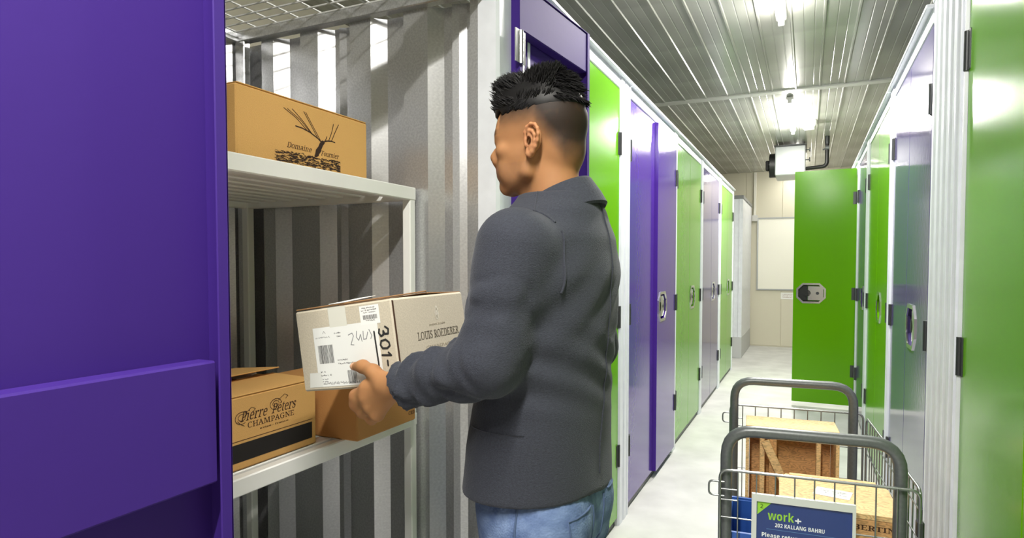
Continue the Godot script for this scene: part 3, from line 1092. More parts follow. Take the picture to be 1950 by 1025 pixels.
	b.prism([Vector2(-w / 2, -d / 2), Vector2(w / 2, -d / 2), Vector2(w / 2, d / 2 - 0.05), Vector2(w / 2 - 0.03, d / 2), Vector2(-w / 2 + 0.02, d / 2), Vector2(-w / 2, d / 2 - 0.05)], 0.014, Transform3D(Basis(Vector3.RIGHT, -PI / 2), Vector3(0, h - 0.018, 0)))
	part("lid", b, pine, c)
	b = MB.new()
	b.box(Vector3(0, h, -d / 2 + 0.02), Vector3(w - 0.06, 0.008, 0.022), 0.002)
	part("batten", b, pine, c)
	lettering("print", "CHAMBERTIN", font("Droid Serif", 700), 0.014, M.print_brown, c, Transform3D(Basis.IDENTITY, Vector3(0.045, h - 0.042, d / 2 + 0.0003)), 0.19)
	b = MB.new()
	b.box(Vector3.ZERO, Vector3(0.1, 0.001, 0.075), 0.0002, Basis(Vector3.UP, -0.18))
	var pp := solo("shipping_paper", b, M.paper, "white shipping paper on the lid of the closed wooden crate", "paper", c.transform * Vector3(-0.005, h - 0.0034, 0.0))
	var r := RandomNumberGenerator.new()
	r.seed = 3
	var im := blank(200, 150)
	for q in [[20, 40, 50], [40, 60, 40], [90, 50, 30], [120, 40, 60], [124, 60, 50], [100, 95, 26], [140, 104, 48], [60, 100, 16]]:
		scribble(im, Vector2(q[0], q[1]), q[2], 9, r, Color8(70, 72, 80))
	part("print", plate(0.09, 0.066), printed(im), pp).transform = Transform3D(Basis(Vector3.UP, -0.18) * Basis(Vector3.RIGHT, -PI / 2), Vector3(0, 0.0008, 0))
	# blue plastic tote under the sign
	var blue := mat("tote_blue", Color8(52, 98, 184), 0.4)
	c = thing("plastic_tote", "blue plastic tote low in the trolley beside the crates", "tote", tf * Vector3(-0.156, 0.2, 0.24))
	c.rotation.y = turn
	for q in [[Vector3(0, 0.17, 0.14), Vector3(0.104, 0.34, 0.006)], [Vector3(0, 0.17, -0.14), Vector3(0.104, 0.34, 0.006)], [Vector3(-0.052, 0.17, 0), Vector3(0.006, 0.34, 0.274)], [Vector3(0.052, 0.17, 0), Vector3(0.006, 0.34, 0.274)]]:
		b = MB.new()
		b.box(Vector3.ZERO, q[1], 0.002)
		part("tote_wall", b, blue, c, q[0])
	b = MB.new()
	b.ring([Vector2(-0.063, -0.152), Vector2(0.063, -0.152), Vector2(0.063, 0.152), Vector2(-0.063, 0.152)], [Vector2(-0.054, -0.142), Vector2(0.054, -0.142), Vector2(0.054, 0.142), Vector2(-0.054, 0.142)], 0.02, Transform3D(Basis(Vector3.RIGHT, -PI / 2), Vector3(0, 0.325, 0)))
	part("rim", b, blue, c)

	# the framed notice on the near wire panel
	var s := thing("trolley_sign", "navy blue return notice in a silver frame, hung on the near end of the trolley", "sign", tf * Vector3(-0.02, 0.512, hz + 0.045))
	s.rotation.y = turn
	var sw := 0.255
	var sh := 0.36
	b = MB.new()
	b.ring([Vector2(-sw / 2, -sh / 2), Vector2(sw / 2, -sh / 2), Vector2(sw / 2, sh / 2), Vector2(-sw / 2, sh / 2)], [Vector2(-sw / 2 + 0.013, -sh / 2 + 0.018), Vector2(sw / 2 - 0.008, -sh / 2 + 0.018), Vector2(sw / 2 - 0.008, sh / 2 - 0.02), Vector2(-sw / 2 + 0.013, sh / 2 - 0.02)], 0.01)
	part("sign_frame", b, mat("sign_silver", Color8(214, 218, 216), 0.35, 0.2), s)
	b = MB.new()
	b.box(Vector3(0, 0, 0.002), Vector3(sw - 0.006, sh - 0.006, 0.004))
	part("poster", b, mat("navy", Color8(34, 58, 122), 0.3), s)
	var lime := mat("lime_print", Color8(150, 205, 60), 0.5)
	var wp := mat("white_print", Color8(236, 240, 244), 0.5)
	var px := -sw / 2 + 0.015
	var py := sh / 2 - 0.022
	b = MB.new()
	b.prism([Vector2(px, py), Vector2(px + 0.036, py), Vector2(px, py - 0.036)], 0.0005, Transform3D(Basis.IDENTITY, Vector3(0, 0, 0.0042)))
	part("corner_flash", b, lime, s)
	var face := Transform3D(Basis.IDENTITY, Vector3(0, 0, 0.0046))
	lettering("print", "2", font("Droid Sans"), 0.011, mat("dark_green_print", Color8(40, 70, 20), 0.6), s, face.translated(Vector3(px + 0.011, py - 0.012, 0.0005)))
	lettering("print", "work", font("Droid Sans", 700), 0.024, lime, s, face.translated(Vector3(-0.053, 0.123, 0)), 0.066)
	lettering("print", "+", font("Droid Sans", 700), 0.022, wp, s, face.translated(Vector3(-0.01, 0.117, 0)), 0.015)
	lettering("print", "202 KALLANG BAHRU", font("Droid Sans", 700), 0.0105, wp, s, face.translated(Vector3(-0.006, 0.098, 0)), 0.122)
	b = MB.new()
	b.box(Vector3(0.006, 0.085, 0.0045), Vector3(0.19, 0.0012, 0.0005))
	part("print_line", b, mat("blue_line", Color8(90, 130, 180), 0.5), s)
	lettering("print", "Please return to the lobby", font("Droid Sans", 700), 0.0115, wp, s, face.translated(Vector3(-0.006, 0.068, 0)), 0.19)
	lettering("print", "Thank you for your cooperation", font("Droid Sans"), 0.007, mat("blue_print", Color8(120, 175, 220), 0.5), s, face.translated(Vector3(-0.002, 0.05, 0)), 0.16)


func wood(n: String, c: Color, seed_: int) -> StandardMaterial3D:
	if M.has(n):
		return M[n]
	# growth rings cut lengthwise
	var im := blank(256, 256, c)
	var f := FastNoiseLite.new()
	f.seed = seed_
	f.frequency = 0.012
	for y in 256:
		for x in 256:
			var g := f.get_noise_2d(x * 0.35, y * 1.1)
			var band := 0.5 + 0.5 * sin((y * 0.22 + g * 22.0) * 1.6)
			im.set_pixel(x, y, c.darkened(0.2 * pow(band, 3.0) + 0.05 * f.get_noise_2d(x * 3.0, y * 20.0)))
	var m := mat(n, Color.WHITE, 0.65)
	m.albedo_texture = ImageTexture.create_from_image(im)
	m.uv1_triplanar = true
	m.uv1_scale = Vector3.ONE * 4.0
	return m


# ---------------------------------------------------------------- far end of the corridor

func far_end() -> void:
	# end block across the side aisle
	var o := thing("locker_end_panel", "white ribbed end panel of the next locker block, past the last green locker", "panel", V(-0.93, 0, 10.1))
	var b := MB.new()
	var poly := [Vector2(-1.03, -9.42), Vector2(-0.96, -9.42), Vector2(-0.955, -9.412), Vector2(-0.935, -9.412), Vector2(-0.93, -9.42), Vector2(-0.885, -9.42), Vector2(-0.88, -9.412), Vector2(-0.87, -9.412), Vector2(-0.865, -9.42), Vector2(-0.83, -9.42), Vector2(-0.83, -10.9), Vector2(-1.03, -10.9)]
	b.prism(poly, 1.95, Transform3D(Basis(Vector3.RIGHT, -PI / 2), V(0, 0.3, 0)) * Transform3D(Basis.from_scale(Vector3(1, -1, 1)), Vector3.ZERO))
	part("panel_sheet", b, M.frame_white, o, -o.position)
	b = MB.new()
	b.box(V(-0.93, 0.15, 10.16), Vector3(0.205, 0.3, 1.49), 0.004)
	part("plinth", b, mat("plinth_grey", Color8(188, 190, 192), 0.5), o, -o.position)
	b = MB.new()
	b.box(V(-0.93, 2.275, 10.16), Vector3(0.22, 0.05, 1.5), 0.004)
	part("cap_rail", b, mat("cap_grey", Color8(120, 122, 124), 0.5), o, -o.position)
	# notice board
	o = thing("whiteboard", "large blank white board in a thin grey frame on the end wall", "board", V(-0.35, 1.5, 10.985))
	b = MB.new()
	var w := 0.79
	var h := 1.17
	b.ring([Vector2(-w / 2, -h / 2), Vector2(w / 2, -h / 2), Vector2(w / 2, h / 2), Vector2(-w / 2, h / 2)], [Vector2(-w / 2 + 0.02, -h / 2 + 0.02), Vector2(w / 2 - 0.02, -h / 2 + 0.02), Vector2(w / 2 - 0.02, h / 2 - 0.02), Vector2(-w / 2 + 0.02, h / 2 - 0.02)], 0.022)
	part("board_frame", b, mat("alu", Color8(168, 170, 172), 0.35, 0.5), o)
	b = MB.new()
	b.box(Vector3(0, 0, 0.006), Vector3(w - 0.03, h - 0.03, 0.01))
	part("board_face", b, mat("board_white", Color8(242, 240, 228), 0.25), o)
	o = thing("wall_notice", "small white notice under the white board on the end wall", "notice", V(-0.28, 0.825, 10.988))
	b = MB.new()
	b.box(Vector3.ZERO, Vector3(0.2, 0.105, 0.006), 0.001)
	part("plate", b, M.paper, o)
	var im := blank(200, 100)
	var r := RandomNumberGenerator.new()
	r.seed = 21
	for y in [30, 52, 74]:
		scribble(im, Vector2(24, y), 150, 8, r, Color8(150, 96, 80))
	part("print", plate(0.19, 0.095), printed(im), o, Vector3(0, 0, 0.0035))
	# conduit and junction box
	o = thing("conduit", "white surface conduit dropping to a small junction box beside the white board", "conduit", V(-0.785, 2.1, 10.985))
	b = MB.new()
	b.box(Vector3(0, 0.36, 0.012), Vector3(0.04, 0.72, 0.024), 0.003)
	part("duct", b, mat("duct_white", Color8(232, 230, 220), 0.4), o)
	b = MB.new()
	b.box(Vector3(0, -0.02, 0.02), Vector3(0.09, 0.1, 0.045), 0.005)
	part("junction_box", b, mat("junction_grey", Color8(206, 206, 202), 0.4), o)
	# cooling unit under the ceiling
	o = thing("cooling_unit", "boxy white ceiling cooling unit with a black fan, above the open green door", "air conditioner", V(-0.21, 2.6, 8.75))
	b = MB.new()
	b.box(Vector3.ZERO, Vector3(0.34, 0.35, 0.6), 0.01)
	part("casing", b, mat("unit_grey", Color8(186, 190, 194), 0.3), o)
	b = MB.new()
	b.box(Vector3(0, 0.182, 0), Vector3(0.37, 0.012, 0.63), 0.003)
	part("top_tray", b, M.dark_steel, o)
	b = MB.new()
	b.tube([Vector3(-0.17, -0.03, 0.12), Vector3(-0.235, -0.03, 0.12)], 0.15, 20)
	part("fan_housing", b, M.black, o)
	b = MB.new()
	b.box(Vector3(-0.255, -0.03, 0.12), Vector3(0.06, 0.12, 0.12), 0.01)
	part("fan_motor", b, M.rubber, o)
	b = MB.new()
	for a in 4:
		b.tube([Vector3(-0.24, -0.03, 0.12) + Vector3(0, cos(a * PI / 4), sin(a * PI / 4)) * 0.145, Vector3(-0.24, -0.03, 0.12) - Vector3(0, cos(a * PI / 4), sin(a * PI / 4)) * 0.145], 0.004, 6)
	part("fan_guard", b, M.dark_steel, o)
	for q in [[-0.15, -0.2], [-0.15, 0.2], [0.15, -0.2], [0.15, 0.2]]:
		b = MB.new()
		b.tube([Vector3(q[0], 0.17, q[1]), Vector3(q[0], 0.235, q[1])], 0.006, 8)
		part("hanger_rod", b, M.dark_steel, o)
	for y in [0.12, 0.0]:
		b = MB.new()
		b.tube([Vector3(0.16, y, 0.25), Vector3(0.215, y, 0.25)], 0.006, 8)
		b.tube([Vector3(0.21, y, 0.25), Vector3(0.222, y, 0.25)], 0.026, 12)
		part("valve_wheel", b, M.dark_steel, o)
	# pipework
	o = thing("pipe", "black insulated pipe dropping from the ceiling beside the cooling unit", "pipe", V(0.19, 2.5, 8.3))
	b = MB.new()
	b.tube([Vector3(0, 0.33, 0), Vector3(0, 0.24, 0)], 0.026, 12)
	part("grey_sleeve", b, M.dark_steel, o)
	b = MB.new()
	b.tube(rounded([Vector3(0, 0.25, 0), Vector3(0, -0.02, 0), Vector3(-0.22, -0.02, -0.1)], 0.06), 0.022, 12)
	part("insulation", b, M.black, o)
	b = MB.new()
	b.tube([Vector3(-0.02, 0.195, 0), Vector3(0.02, 0.195, 0)], 0.03, 12)
	b.tube([Vector3(0, 0.19, 0), Vector3(-0.045, 0.17, 0.02)], 0.008, 8)
	part("valve", b, M.tube_grey, o)
	o = thing("emergency_light", "small white emergency light on the ceiling beside the second tube", "light", V(0.0, CEIL, 7.4))
	b = MB.new()
	b.box(Vector3(0, -0.03, 0), Vector3(0.13, 0.06, 0.22), 0.012)
	part("housing", b, mat("lamp_white", Color8(240, 240, 236), 0.3), o)
	b = MB.new()
	b.box(Vector3(0, -0.064, 0), Vector3(0.1, 0.01, 0.19), 0.004)
	part("lens", b, mat("lamp_lens", Color8(250, 250, 246), 0.15), o)


# ---------------------------------------------------------------- the man

class Field:
	## a signed-distance grid: shapes are joined with a smooth minimum and meshed as surface nets
	var lo: Vector3
	var h: float
	var nx: int
	var ny: int
	var nz: int
	var k: float
	var e: PackedFloat32Array
	var f: PackedFloat32Array

	var crumple := FastNoiseLite.new()

	func _init(a: Vector3, b: Vector3, cell: float, sharp: float) -> void:
		crumple.seed = 6
		crumple.frequency = 1.0
		crumple.fractal_octaves = 2
		lo = a
		h = cell
		k = sharp
		nx = int((b.x - a.x) / h) + 2
		ny = int((b.y - a.y) / h) + 2
		nz = int((b.z - a.z) / h) + 2
		e.resize(nx * ny * nz)

	func span(a: float, b: float, o: float, n: int) -> Vector2i:
		return Vector2i(clampi(int((a - o) / h), 0, n), clampi(int((b - o) / h) + 1, 0, n))

	# tapered capsule; wrinkle: [depth, waves per metre, from, to, phase] along the bone
	func cap(a: Vector3, b: Vector3, ra: float, rb: float, wr := []) -> void:
		var m := 4.2 / k + maxf(ra, rb)
		var p0 := a.min(b) - Vector3.ONE * m
		var p1 := a.max(b) + Vector3.ONE * m
		var sx := span(p0.x, p1.x, lo.x, nx)
		var sy := span(p0.y, p1.y, lo.y, ny)
		var sz := span(p0.z, p1.z, lo.z, nz)
		var ab := b - a
		var l2 := maxf(ab.length_squared(), 1e-9)
		var ln := sqrt(l2)
		var side := ab.cross(Vector3.UP if absf(ab.normalized().y) < 0.8 else Vector3.RIGHT).normalized()
		var other := side.cross(ab).normalized()
		for z in range(sz.x, sz.y):
			for y in range(sy.x, sy.y):
				var i := (z * ny + y) * nx + sx.x
				for x in range(sx.x, sx.y):
					var p := lo + Vector3(x, y, z) * h - a
					var t := clampf(p.dot(ab) / l2, 0.0, 1.0)
					var d := (p - ab * t).length() - ra - (rb - ra) * t
					if d < m:
						if wr.size():
							var s := t * ln
							if s > wr[2] and s < wr[3]:
								var w := sqrt(sin(PI * (s - wr[2]) / (wr[3] - wr[2])))
								var a1 := p.dot(side)
								var v := crumple.get_noise_3d(wr[1] * (s + 0.45 * a1), a1 * 7.0 + wr[4], p.dot(other) * 7.0)
								d += wr[0] * w * maxf(-0.7, 1.0 - 3.4 * absf(v))
						e[i] += exp(-k * d)
					i += 1

	func ell(c: Vector3, r: Vector3, bs := Basis.IDENTITY) -> void:
		var m := 4.2 / k + maxf(r.x, maxf(r.y, r.z))
		var sx := span(c.x - m, c.x + m, lo.x, nx)
		var sy := span(c.y - m, c.y + m, lo.y, ny)
		var sz := span(c.z - m, c.z + m, lo.z, nz)
		var inv := bs.transposed()
		var r2 := r * r
		for z in range(sz.x, sz.y):
			for y in range(sy.x, sy.y):
				var i := (z * ny + y) * nx + sx.x
				for x in range(sx.x, sx.y):
					var p: Vector3 = inv * (lo + Vector3(x, y, z) * h - c)
					var k0 := (p / r).length()
					var k1 := (p / r2).length()
					var d := k0 * (k0 - 1.0) / maxf(k1, 1e-6)
					if d < 4.2 / k:
						e[i] += exp(-k * d)
					i += 1

	# stacked rounded sections: [y, centre x, centre z, half width, half depth]
	func loft(sec: Array, power: float, bumps = null) -> void:
		var has: bool = bumps != null
		for y in ny:
			var py := lo.y + y * h
			var a: Array = sec[0]
			var b: Array = sec[-1]
			var t := 0.0
			var beyond := 0.0
			if py <= a[0]:
				b = a
				beyond = a[0] - py
			elif py >= b[0]:
				a = b
				beyond = py - b[0]
			else:
				for s in sec.size() - 1:
					if py >= sec[s][0] and py <= sec[s + 1][0]:
						a = sec[s]
						b = sec[s + 1]
						t = (py - a[0]) / (b[0] - a[0])
						t = t * t * (3.0 - 2.0 * t) * 0.5 + t * 0.5
						break
			var cx: float = lerpf(a[1], b[1], t)
			var cz: float = lerpf(a[2], b[2], t)
			var rx: float = lerpf(a[3], b[3], t)
			var rz: float = lerpf(a[4], b[4], t)
			var rm := minf(rx, rz)
			for z in nz:
				var pz := absf(lo.z + z * h - cz) / rz
				var i := (z * ny + y) * nx
				var zz := pow(pz, power)
				for x in nx:
					var px := lo.x + x * h - cx
					var q := pow(pow(absf(px) / rx, power) + zz, 1.0 / power)
					var d := (q - 1.0) * rm
					if beyond > 0.0:
						d = maxf(d, 0.0) + beyond if d > 0.0 else beyond
					if d < 4.2 / k:
						if has and d > -0.05:
							d += bumps.call(Vector3(px + cx, py, lo.z + z * h))
						e[i] += exp(-k * d)
					i += 1

	func seal() -> void:
		f.resize(e.size())
		for i in e.size():
			f[i] = -log(maxf(e[i], 1e-9)) / k
		e.clear()

	# keeps only where fn(p) < 0, inside the given box
	func cut(a: Vector3, b: Vector3, fn: Callable) -> void:
		var sx := span(a.x, b.x, lo.x, nx)
		var sy := span(a.y, b.y, lo.y, ny)
		var sz := span(a.z, b.z, lo.z, nz)
		for z in range(sz.x, sz.y):
			for y in range(sy.x, sy.y):
				var i := (z * ny + y) * nx + sx.x
				for x in range(sx.x, sx.y):
					if f[i] < 0.04:
						f[i] = maxf(f[i], fn.call(lo + Vector3(x, y, z) * h))
					i += 1

	func at(p: Vector3) -> float:
		var q := (p - lo) / h
		var x := clampi(int(q.x), 0, nx - 2)
		var y := clampi(int(q.y), 0, ny - 2)
		var z := clampi(int(q.z), 0, nz - 2)
		var u := clampf(q.x - x, 0, 1)
		var v := clampf(q.y - y, 0, 1)
		var w := clampf(q.z - z, 0, 1)
		var i := (z * ny + y) * nx + x
		var j := i + ny * nx
		var a := lerpf(lerpf(f[i], f[i + 1], u), lerpf(f[i + nx], f[i + nx + 1], u), v)
		var b := lerpf(lerpf(f[j], f[j + 1], u), lerpf(f[j + nx], f[j + nx + 1], u), v)
		return lerpf(a, b, w)

	func grad(p: Vector3) -> Vector3:
		var s := h * 0.8
		return Vector3(at(p + Vector3(s, 0, 0)) - at(p - Vector3(s, 0, 0)), at(p + Vector3(0, s, 0)) - at(p - Vector3(0, s, 0)), at(p + Vector3(0, 0, s)) - at(p - Vector3(0, 0, s))).normalized()

	# walks from p along dir until the surface
	func land(p: Vector3, dir: Vector3, reach := 0.4) -> Vector3:
		var s := 0.0
		while s < reach:
			var d := at(p + dir * s)
			if d < 0.0005:
				break
			s += maxf(d * 0.7, 0.001)
		return p + dir * s

	func nets(st: SurfaceTool, colour: Callable, tf := Transform3D.IDENTITY) -> void:
		var where := {}
		var pts := PackedVector3Array()
		var off := [0, 1, nx, nx + 1, ny * nx, ny * nx + 1, ny * nx + nx, ny * nx + nx + 1]
		for z in nz - 1:
			for y in ny - 1:
				var i := (z * ny + y) * nx
				for x in nx - 1:
					var f0 := f[i]
					if f0 < h * 4.0 and f0 > -h * 4.0:
						var inside := 0
						for o in off:
							if f[i + o] < 0.0:
								inside += 1
						if inside > 0 and inside < 8:
							var sum := Vector3.ZERO
							var n := 0
							for c in 8:
								var fa := f[i + off[c]]
								for bit in 3:
									if not c & (1 << bit):
										var c2 := c | (1 << bit)
										var fb := f[i + off[c2]]
										if (fa < 0.0) != (fb < 0.0):
											var p := Vector3(c & 1, (c >> 1) & 1, (c >> 2) & 1)
											p[bit] += fa / (fa - fb)
											sum += p
											n += 1
							where[i] = pts.size()
							pts.append(lo + (Vector3(x, y, z) + sum / n) * h)
					i += 1
		var base := vertex_count(st)
		for p in pts:
			var g := grad(p)
			st.set_color(colour.call(p, g))
			st.set_normal((tf.basis * g).normalized())
			st.add_vertex(tf * p)
		count += pts.size()
		var step := [1, nx, ny * nx]
		for i in where:
			for ax in 3:
				var a: int = step[ax]
				var b: int = step[(ax + 1) % 3]
				var c: int = step[(ax + 2) % 3]
				# the edge from this cell's low corner along ax
				if (f[i] < 0.0) == (f[i + a] < 0.0):
					continue
				var q0: int = where.get(i - b - c, -1)
				var q1: int = where.get(i - c, -1)
				var q2: int = where[i]
				var q3: int = where.get(i - b, -1)
				if q0 < 0 or q1 < 0 or q3 < 0:
					continue
				var quad := [q0, q1, q2, q0, q2, q3] if f[i] > 0.0 else [q0, q2, q1, q0, q3, q2]
				for q in quad:
					st.add_index(base + q)

	static var count := 0

	func vertex_count(_st: SurfaceTool) -> int:
		return count


func begin() -> SurfaceTool:
	var st := SurfaceTool.new()
	st.begin(Mesh.PRIMITIVE_TRIANGLES)
	Field.count = 0
	return st


func lin(r: int, g: int, b: int) -> Color:
	return Color8(r, g, b).srgb_to_linear()


# from corridor coordinates to the man's own axes: +x his right, -z ahead of him
const STAND_X := -0.49
const STAND_T := 1.22

func L(x: float, y: float, t: float) -> Vector3:
	return Vector3(t - STAND_T, y, x - STAND_X)


func person() -> void:
	var man := MeshInstance3D.new()
	man.name = "person"
	man.set_meta("label", "man with short black hair in a dark grey blazer and jeans, holding a wine carton")
	man.set_meta("category", "person")
	man.position = V(STAND_X, 0, STAND_T)
	man.rotation.y = PI / 2
	add_child(man)

	# joints
	var sl := Vector3(-0.185, 1.352, 0.012)
	var el := Vector3(-0.23, 1.148, -0.022)
	var wl := L(-0.688, 1.097, 0.984)
	var sr := Vector3(0.185, 1.352, 0.012)
	var er := Vector3(0.235, 1.125, 0.02)
	var wr := L(-0.675, 1.093, 1.345)

	# ---- body: one skin surface; torso and limbs under the clothes, then neck and head, then hands
	var skin := lin(164, 118, 80)
	var st := begin()
	var g := Field.new(Vector3(-0.34, 0.02, -0.26), Vector3(0.34, 1.46, 0.2), 0.013, 60.0)
	g.loft([[0.88, 0, -0.01, 0.14, 0.09], [1.1, 0, 0, 0.13, 0.085], [1.3, 0, 0.005, 0.145, 0.09], [1.4, 0, 0.015, 0.12, 0.07]], 2.2)
	g.cap(sl, el, 0.048, 0.036)
	g.cap(el, wl, 0.036, 0.026)
	g.cap(sr, er, 0.048, 0.036)
	g.cap(er, wr, 0.036, 0.026)
	for s in [-1.0, 1.0]:
		g.cap(Vector3(0.085 * s, 0.86, -0.01), Vector3(0.1 * s, 0.48, -0.02), 0.075, 0.052)
		g.cap(Vector3(0.1 * s, 0.48, -0.02), Vector3(0.105 * s, 0.09, 0.02), 0.048, 0.036)
		g.cap(Vector3(0.105 * s, 0.07, 0.02), Vector3(0.125 * s, 0.05, -0.12), 0.034, 0.026)
	g.seal()
	g.nets(st, func(_p: Vector3, _n: Vector3) -> Color: return skin)
	head(st, skin)
	hand(st, skin, 1.0, wl)
	hand(st, skin, -1.0, wr)
	man.mesh = st.commit()
	var sm := mat("skin", Color.WHITE, 0.62)
	sm.metallic_specular = 0.35
	sm.vertex_color_use_as_albedo = true
	sm.subsurf_scatter_enabled = true
	sm.subsurf_scatter_strength = 0.12
	man.material_override = sm
	hair(man)
	blazer(man, sl, el, wl, sr, er, wr)
	jeans(man)


# ---- head, in its own axes: y = 0 at the eyes, -z the face; then tipped forwards and set on the neck
func head_tf() -> Transform3D:
	return Transform3D(Basis(Vector3.UP, deg_to_rad(HEAD_TURN)) * Basis(Vector3.RIGHT, deg_to_rad(HEAD_TIP)), HEAD_AT)

const HEAD_AT := Vector3(0.0, 1.579, -0.019)
const HEAD_TURN := 0.0
const HEAD_TIP := -1.0

func fade(p: Vector3) -> float:
	# how far up the clipped sides a point lies: 0 bare skin, 1 full hair; the line runs from the temple to the nape
	var line: float
	if p.z < 0.0:
		line = lerpf(0.012, 0.008, clampf((p.z + 0.075) / 0.075, 0, 1))
	else:
		line = lerpf(0.008, -0.066, clampf((p.z - 0.018) / 0.055, 0, 1))
	return clampf((p.y - line + 0.006) / 0.066, 0.0, 1.0)


func head(st: SurfaceTool, skin: Color) -> void:
	var tf := head_tf()
	var g := Field.new(Vector3(-0.1, -0.24, -0.13), Vector3(0.1, 0.135, 0.125), 0.0032, 190.0)
	g.ell(Vector3(0, 0.033, 0.012), Vector3(0.0725, 0.081, 0.0925))
	g.ell(Vector3(0, 0.02, -0.032), Vector3(0.063, 0.066, 0.06))
	g.ell(Vector3(0, -0.03, -0.022), Vector3(0.061, 0.06, 0.062))
	g.ell(Vector3(0, -0.066, -0.026), Vector3(0.05, 0.042, 0.056))
	g.ell(Vector3(0, -0.02, 0.05), Vector3(0.057, 0.06, 0.048))
	for s in [-1.0, 1.0]:
		g.cap(Vector3(0.055 * s, -0.03, 0.004), Vector3(0.049 * s, -0.07, -0.006), 0.012, 0.013)
		g.cap(Vector3(0.049 * s, -0.07, -0.006), Vector3(0.014 * s, -0.099, -0.068), 0.013, 0.011)
		g.ell(Vector3(0.038 * s, -0.024, -0.058), Vector3(0.022, 0.017, 0.02))
		g.ell(Vector3(0.03 * s, -0.058, -0.056), Vector3(0.022, 0.034, 0.022))
		g.cap(Vector3(0.012 * s, 0.014, -0.084), Vector3(0.044 * s, 0.012, -0.069), 0.008, 0.008)
		g.ell(Vector3(0.011 * s, -0.038, -0.092), Vector3(0.0075, 0.006, 0.008))
		g.ell(Vector3(0.031 * s, -0.003, -0.072), Vector3(0.012, 0.0085, 0.011))
		g.cap(Vector3(0, -0.056, -0.0865), Vector3(0.021 * s, -0.062, -0.076), 0.0055, 0.003)
		g.cap(Vector3(0, -0.068, -0.0855), Vector3(0.019 * s, -0.065, -0.076), 0.0062, 0.003)
	g.ell(Vector3(0, -0.062, -0.066), Vector3(0.027, 0.024, 0.0195))
	g.cap(Vector3(0, 0.006, -0.085), Vector3(0, -0.026, -0.1), 0.0065, 0.0085)
	g.cap(Vector3(0, -0.026, -0.1), Vector3(0, -0.037, -0.096), 0.0092, 0.007)
	g.ell(Vector3(0, -0.093, -0.074), Vector3(0.018, 0.014, 0.0155))
	# neck
	var foot: Vector3 = tf.affine_inverse() * Vector3(0, 1.4, 0.025)
	g.cap(Vector3(0, -0.05, 0.026), foot, 0.05, 0.058)
	g.cap(Vector3(0, -0.085, -0.018), foot + Vector3(0, 0, -0.03), 0.03, 0.036)
	g.seal()
	# inner corners of the sockets, line between the lips
	for s in [-1.0, 1.0]:
		var c3 := Vector3(0.018 * s, -0.002, -0.098)
		g.cut(c3 - Vector3.ONE * 0.03, c3 + Vector3.ONE * 0.03, func(p: Vector3) -> float: return (0.0125 - ((p - c3) * Vector3(0.8, 1.0, 0.8)).length()))
	g.cut(Vector3(-0.025, -0.07, -0.11), Vector3(0.025, -0.054, -0.07), func(p: Vector3) -> float: return 0.0022 - Vector2((p.y + 0.0618 + absf(p.x) * 0.06) * 1.6, (p.z + 0.095)).length() if absf(p.x) < 0.022 else -1.0)
	var clipped := lin(62, 48, 38)
	var dark := lin(22, 19, 18)
	var lip := lin(168, 100, 80)
	var noise := FastNoiseLite.new()
	noise.seed = 8
	noise.frequency = 90.0
	var blotch := FastNoiseLite.new()
	blotch.seed = 9
	blotch.frequency = 18.0
	var tint := func(p: Vector3, n: Vector3) -> Color:
		var c := skin * (1.0 + 0.05 * blotch.get_noise_3dv(p))
		if p.y > -0.15:
			var up := fade(p)
			if p.z < -0.066 - 0.1 * maxf(0.0, 0.05 - absf(p.x)) * 0.0 and p.y < 0.062:
				up = 0.0
			if absf(p.x) > 0.0745 and p.y < 0.026 and p.z > 0.0 and p.z < 0.045:
				up = 0.0
			up = clampf(up * (1.0 + 0.16 * blotch.get_noise_3dv(p * 2.0)), 0, 1)
			c = c.lerp(clipped, smoothstep(0.0, 0.65, up) * 0.82).lerp(dark, smoothstep(0.5, 1.05, up) * 0.9)
			# brows, lids, lips, shaved jaw
			var bx := absf(p.x)
			if p.z < -0.04:
				var by := 0.0165 - 0.09 * absf(bx - 0.03) * 0.6
				if bx > 0.006 and bx < 0.06:
					c = c.lerp(dark, 0.85 * smoothstep(0.0075, 0.0035, absf(p.y - by)) * smoothstep(0.06, 0.048, bx) * smoothstep(0.006, 0.011, bx))
				if bx > 0.02 and bx < 0.043 and absf(p.y + 0.004 + 0.08 * absf(bx - 0.031)) < 0.0026 and p.z < -0.06:
					c = c.lerp(dark, 0.85)
				if bx < 0.022 and p.y < -0.051 and p.y > -0.075 and p.z < -0.077:
					c = c.lerp(lip, 0.6)
			if p.y < -0.05 and p.y > -0.135 and p.z < 0.0:
				c = c.lerp(lin(120, 92, 78), 0.16 * (1.0 + noise.get_noise_3dv(p)))
		return c
	g.nets(st, tint, tf)
	# ears: an open rim round a hollow, lobe below; on a finer grid
	for s in [-1.0, 1.0]:
		var ec := Vector3(0.077 * s, -0.014, 0.016)
		var eg := Field.new(ec - Vector3(0.022, 0.045, 0.036), ec + Vector3(0.022, 0.045, 0.036), 0.0017, 620.0)
		# rim from its root above the canal, up and round the back, down to the lobe
		var rim := []
		for q in [[-0.0035, -0.014, 0.0], [-0.006, -0.002, 0.001], [-0.006, 0.012, 0.003], [-0.001, 0.0215, 0.006], [0.009, 0.026, 0.0095], [0.019, 0.0235, 0.0125], [0.025, 0.015, 0.0145], [0.0265, 0.004, 0.0145], [0.0235, -0.008, 0.012], [0.0175, -0.0185, 0.0085], [0.0105, -0.0275, 0.005], [0.0035, -0.033, 0.002], [-0.0015, -0.03, 0.0005], [-0.002, -0.023, 0.0]]:
			rim.append(Vector3((0.0735 + q[2]) * s, q[1] - 0.01, q[0] + 0.008))
		for k in rim.size() - 1:
			var ra := 0.0028 if k < 9 else 0.0042
			eg.cap(rim[k], rim[k + 1], ra, ra)
		# inner fold, bowl and tragus
		var fold := []
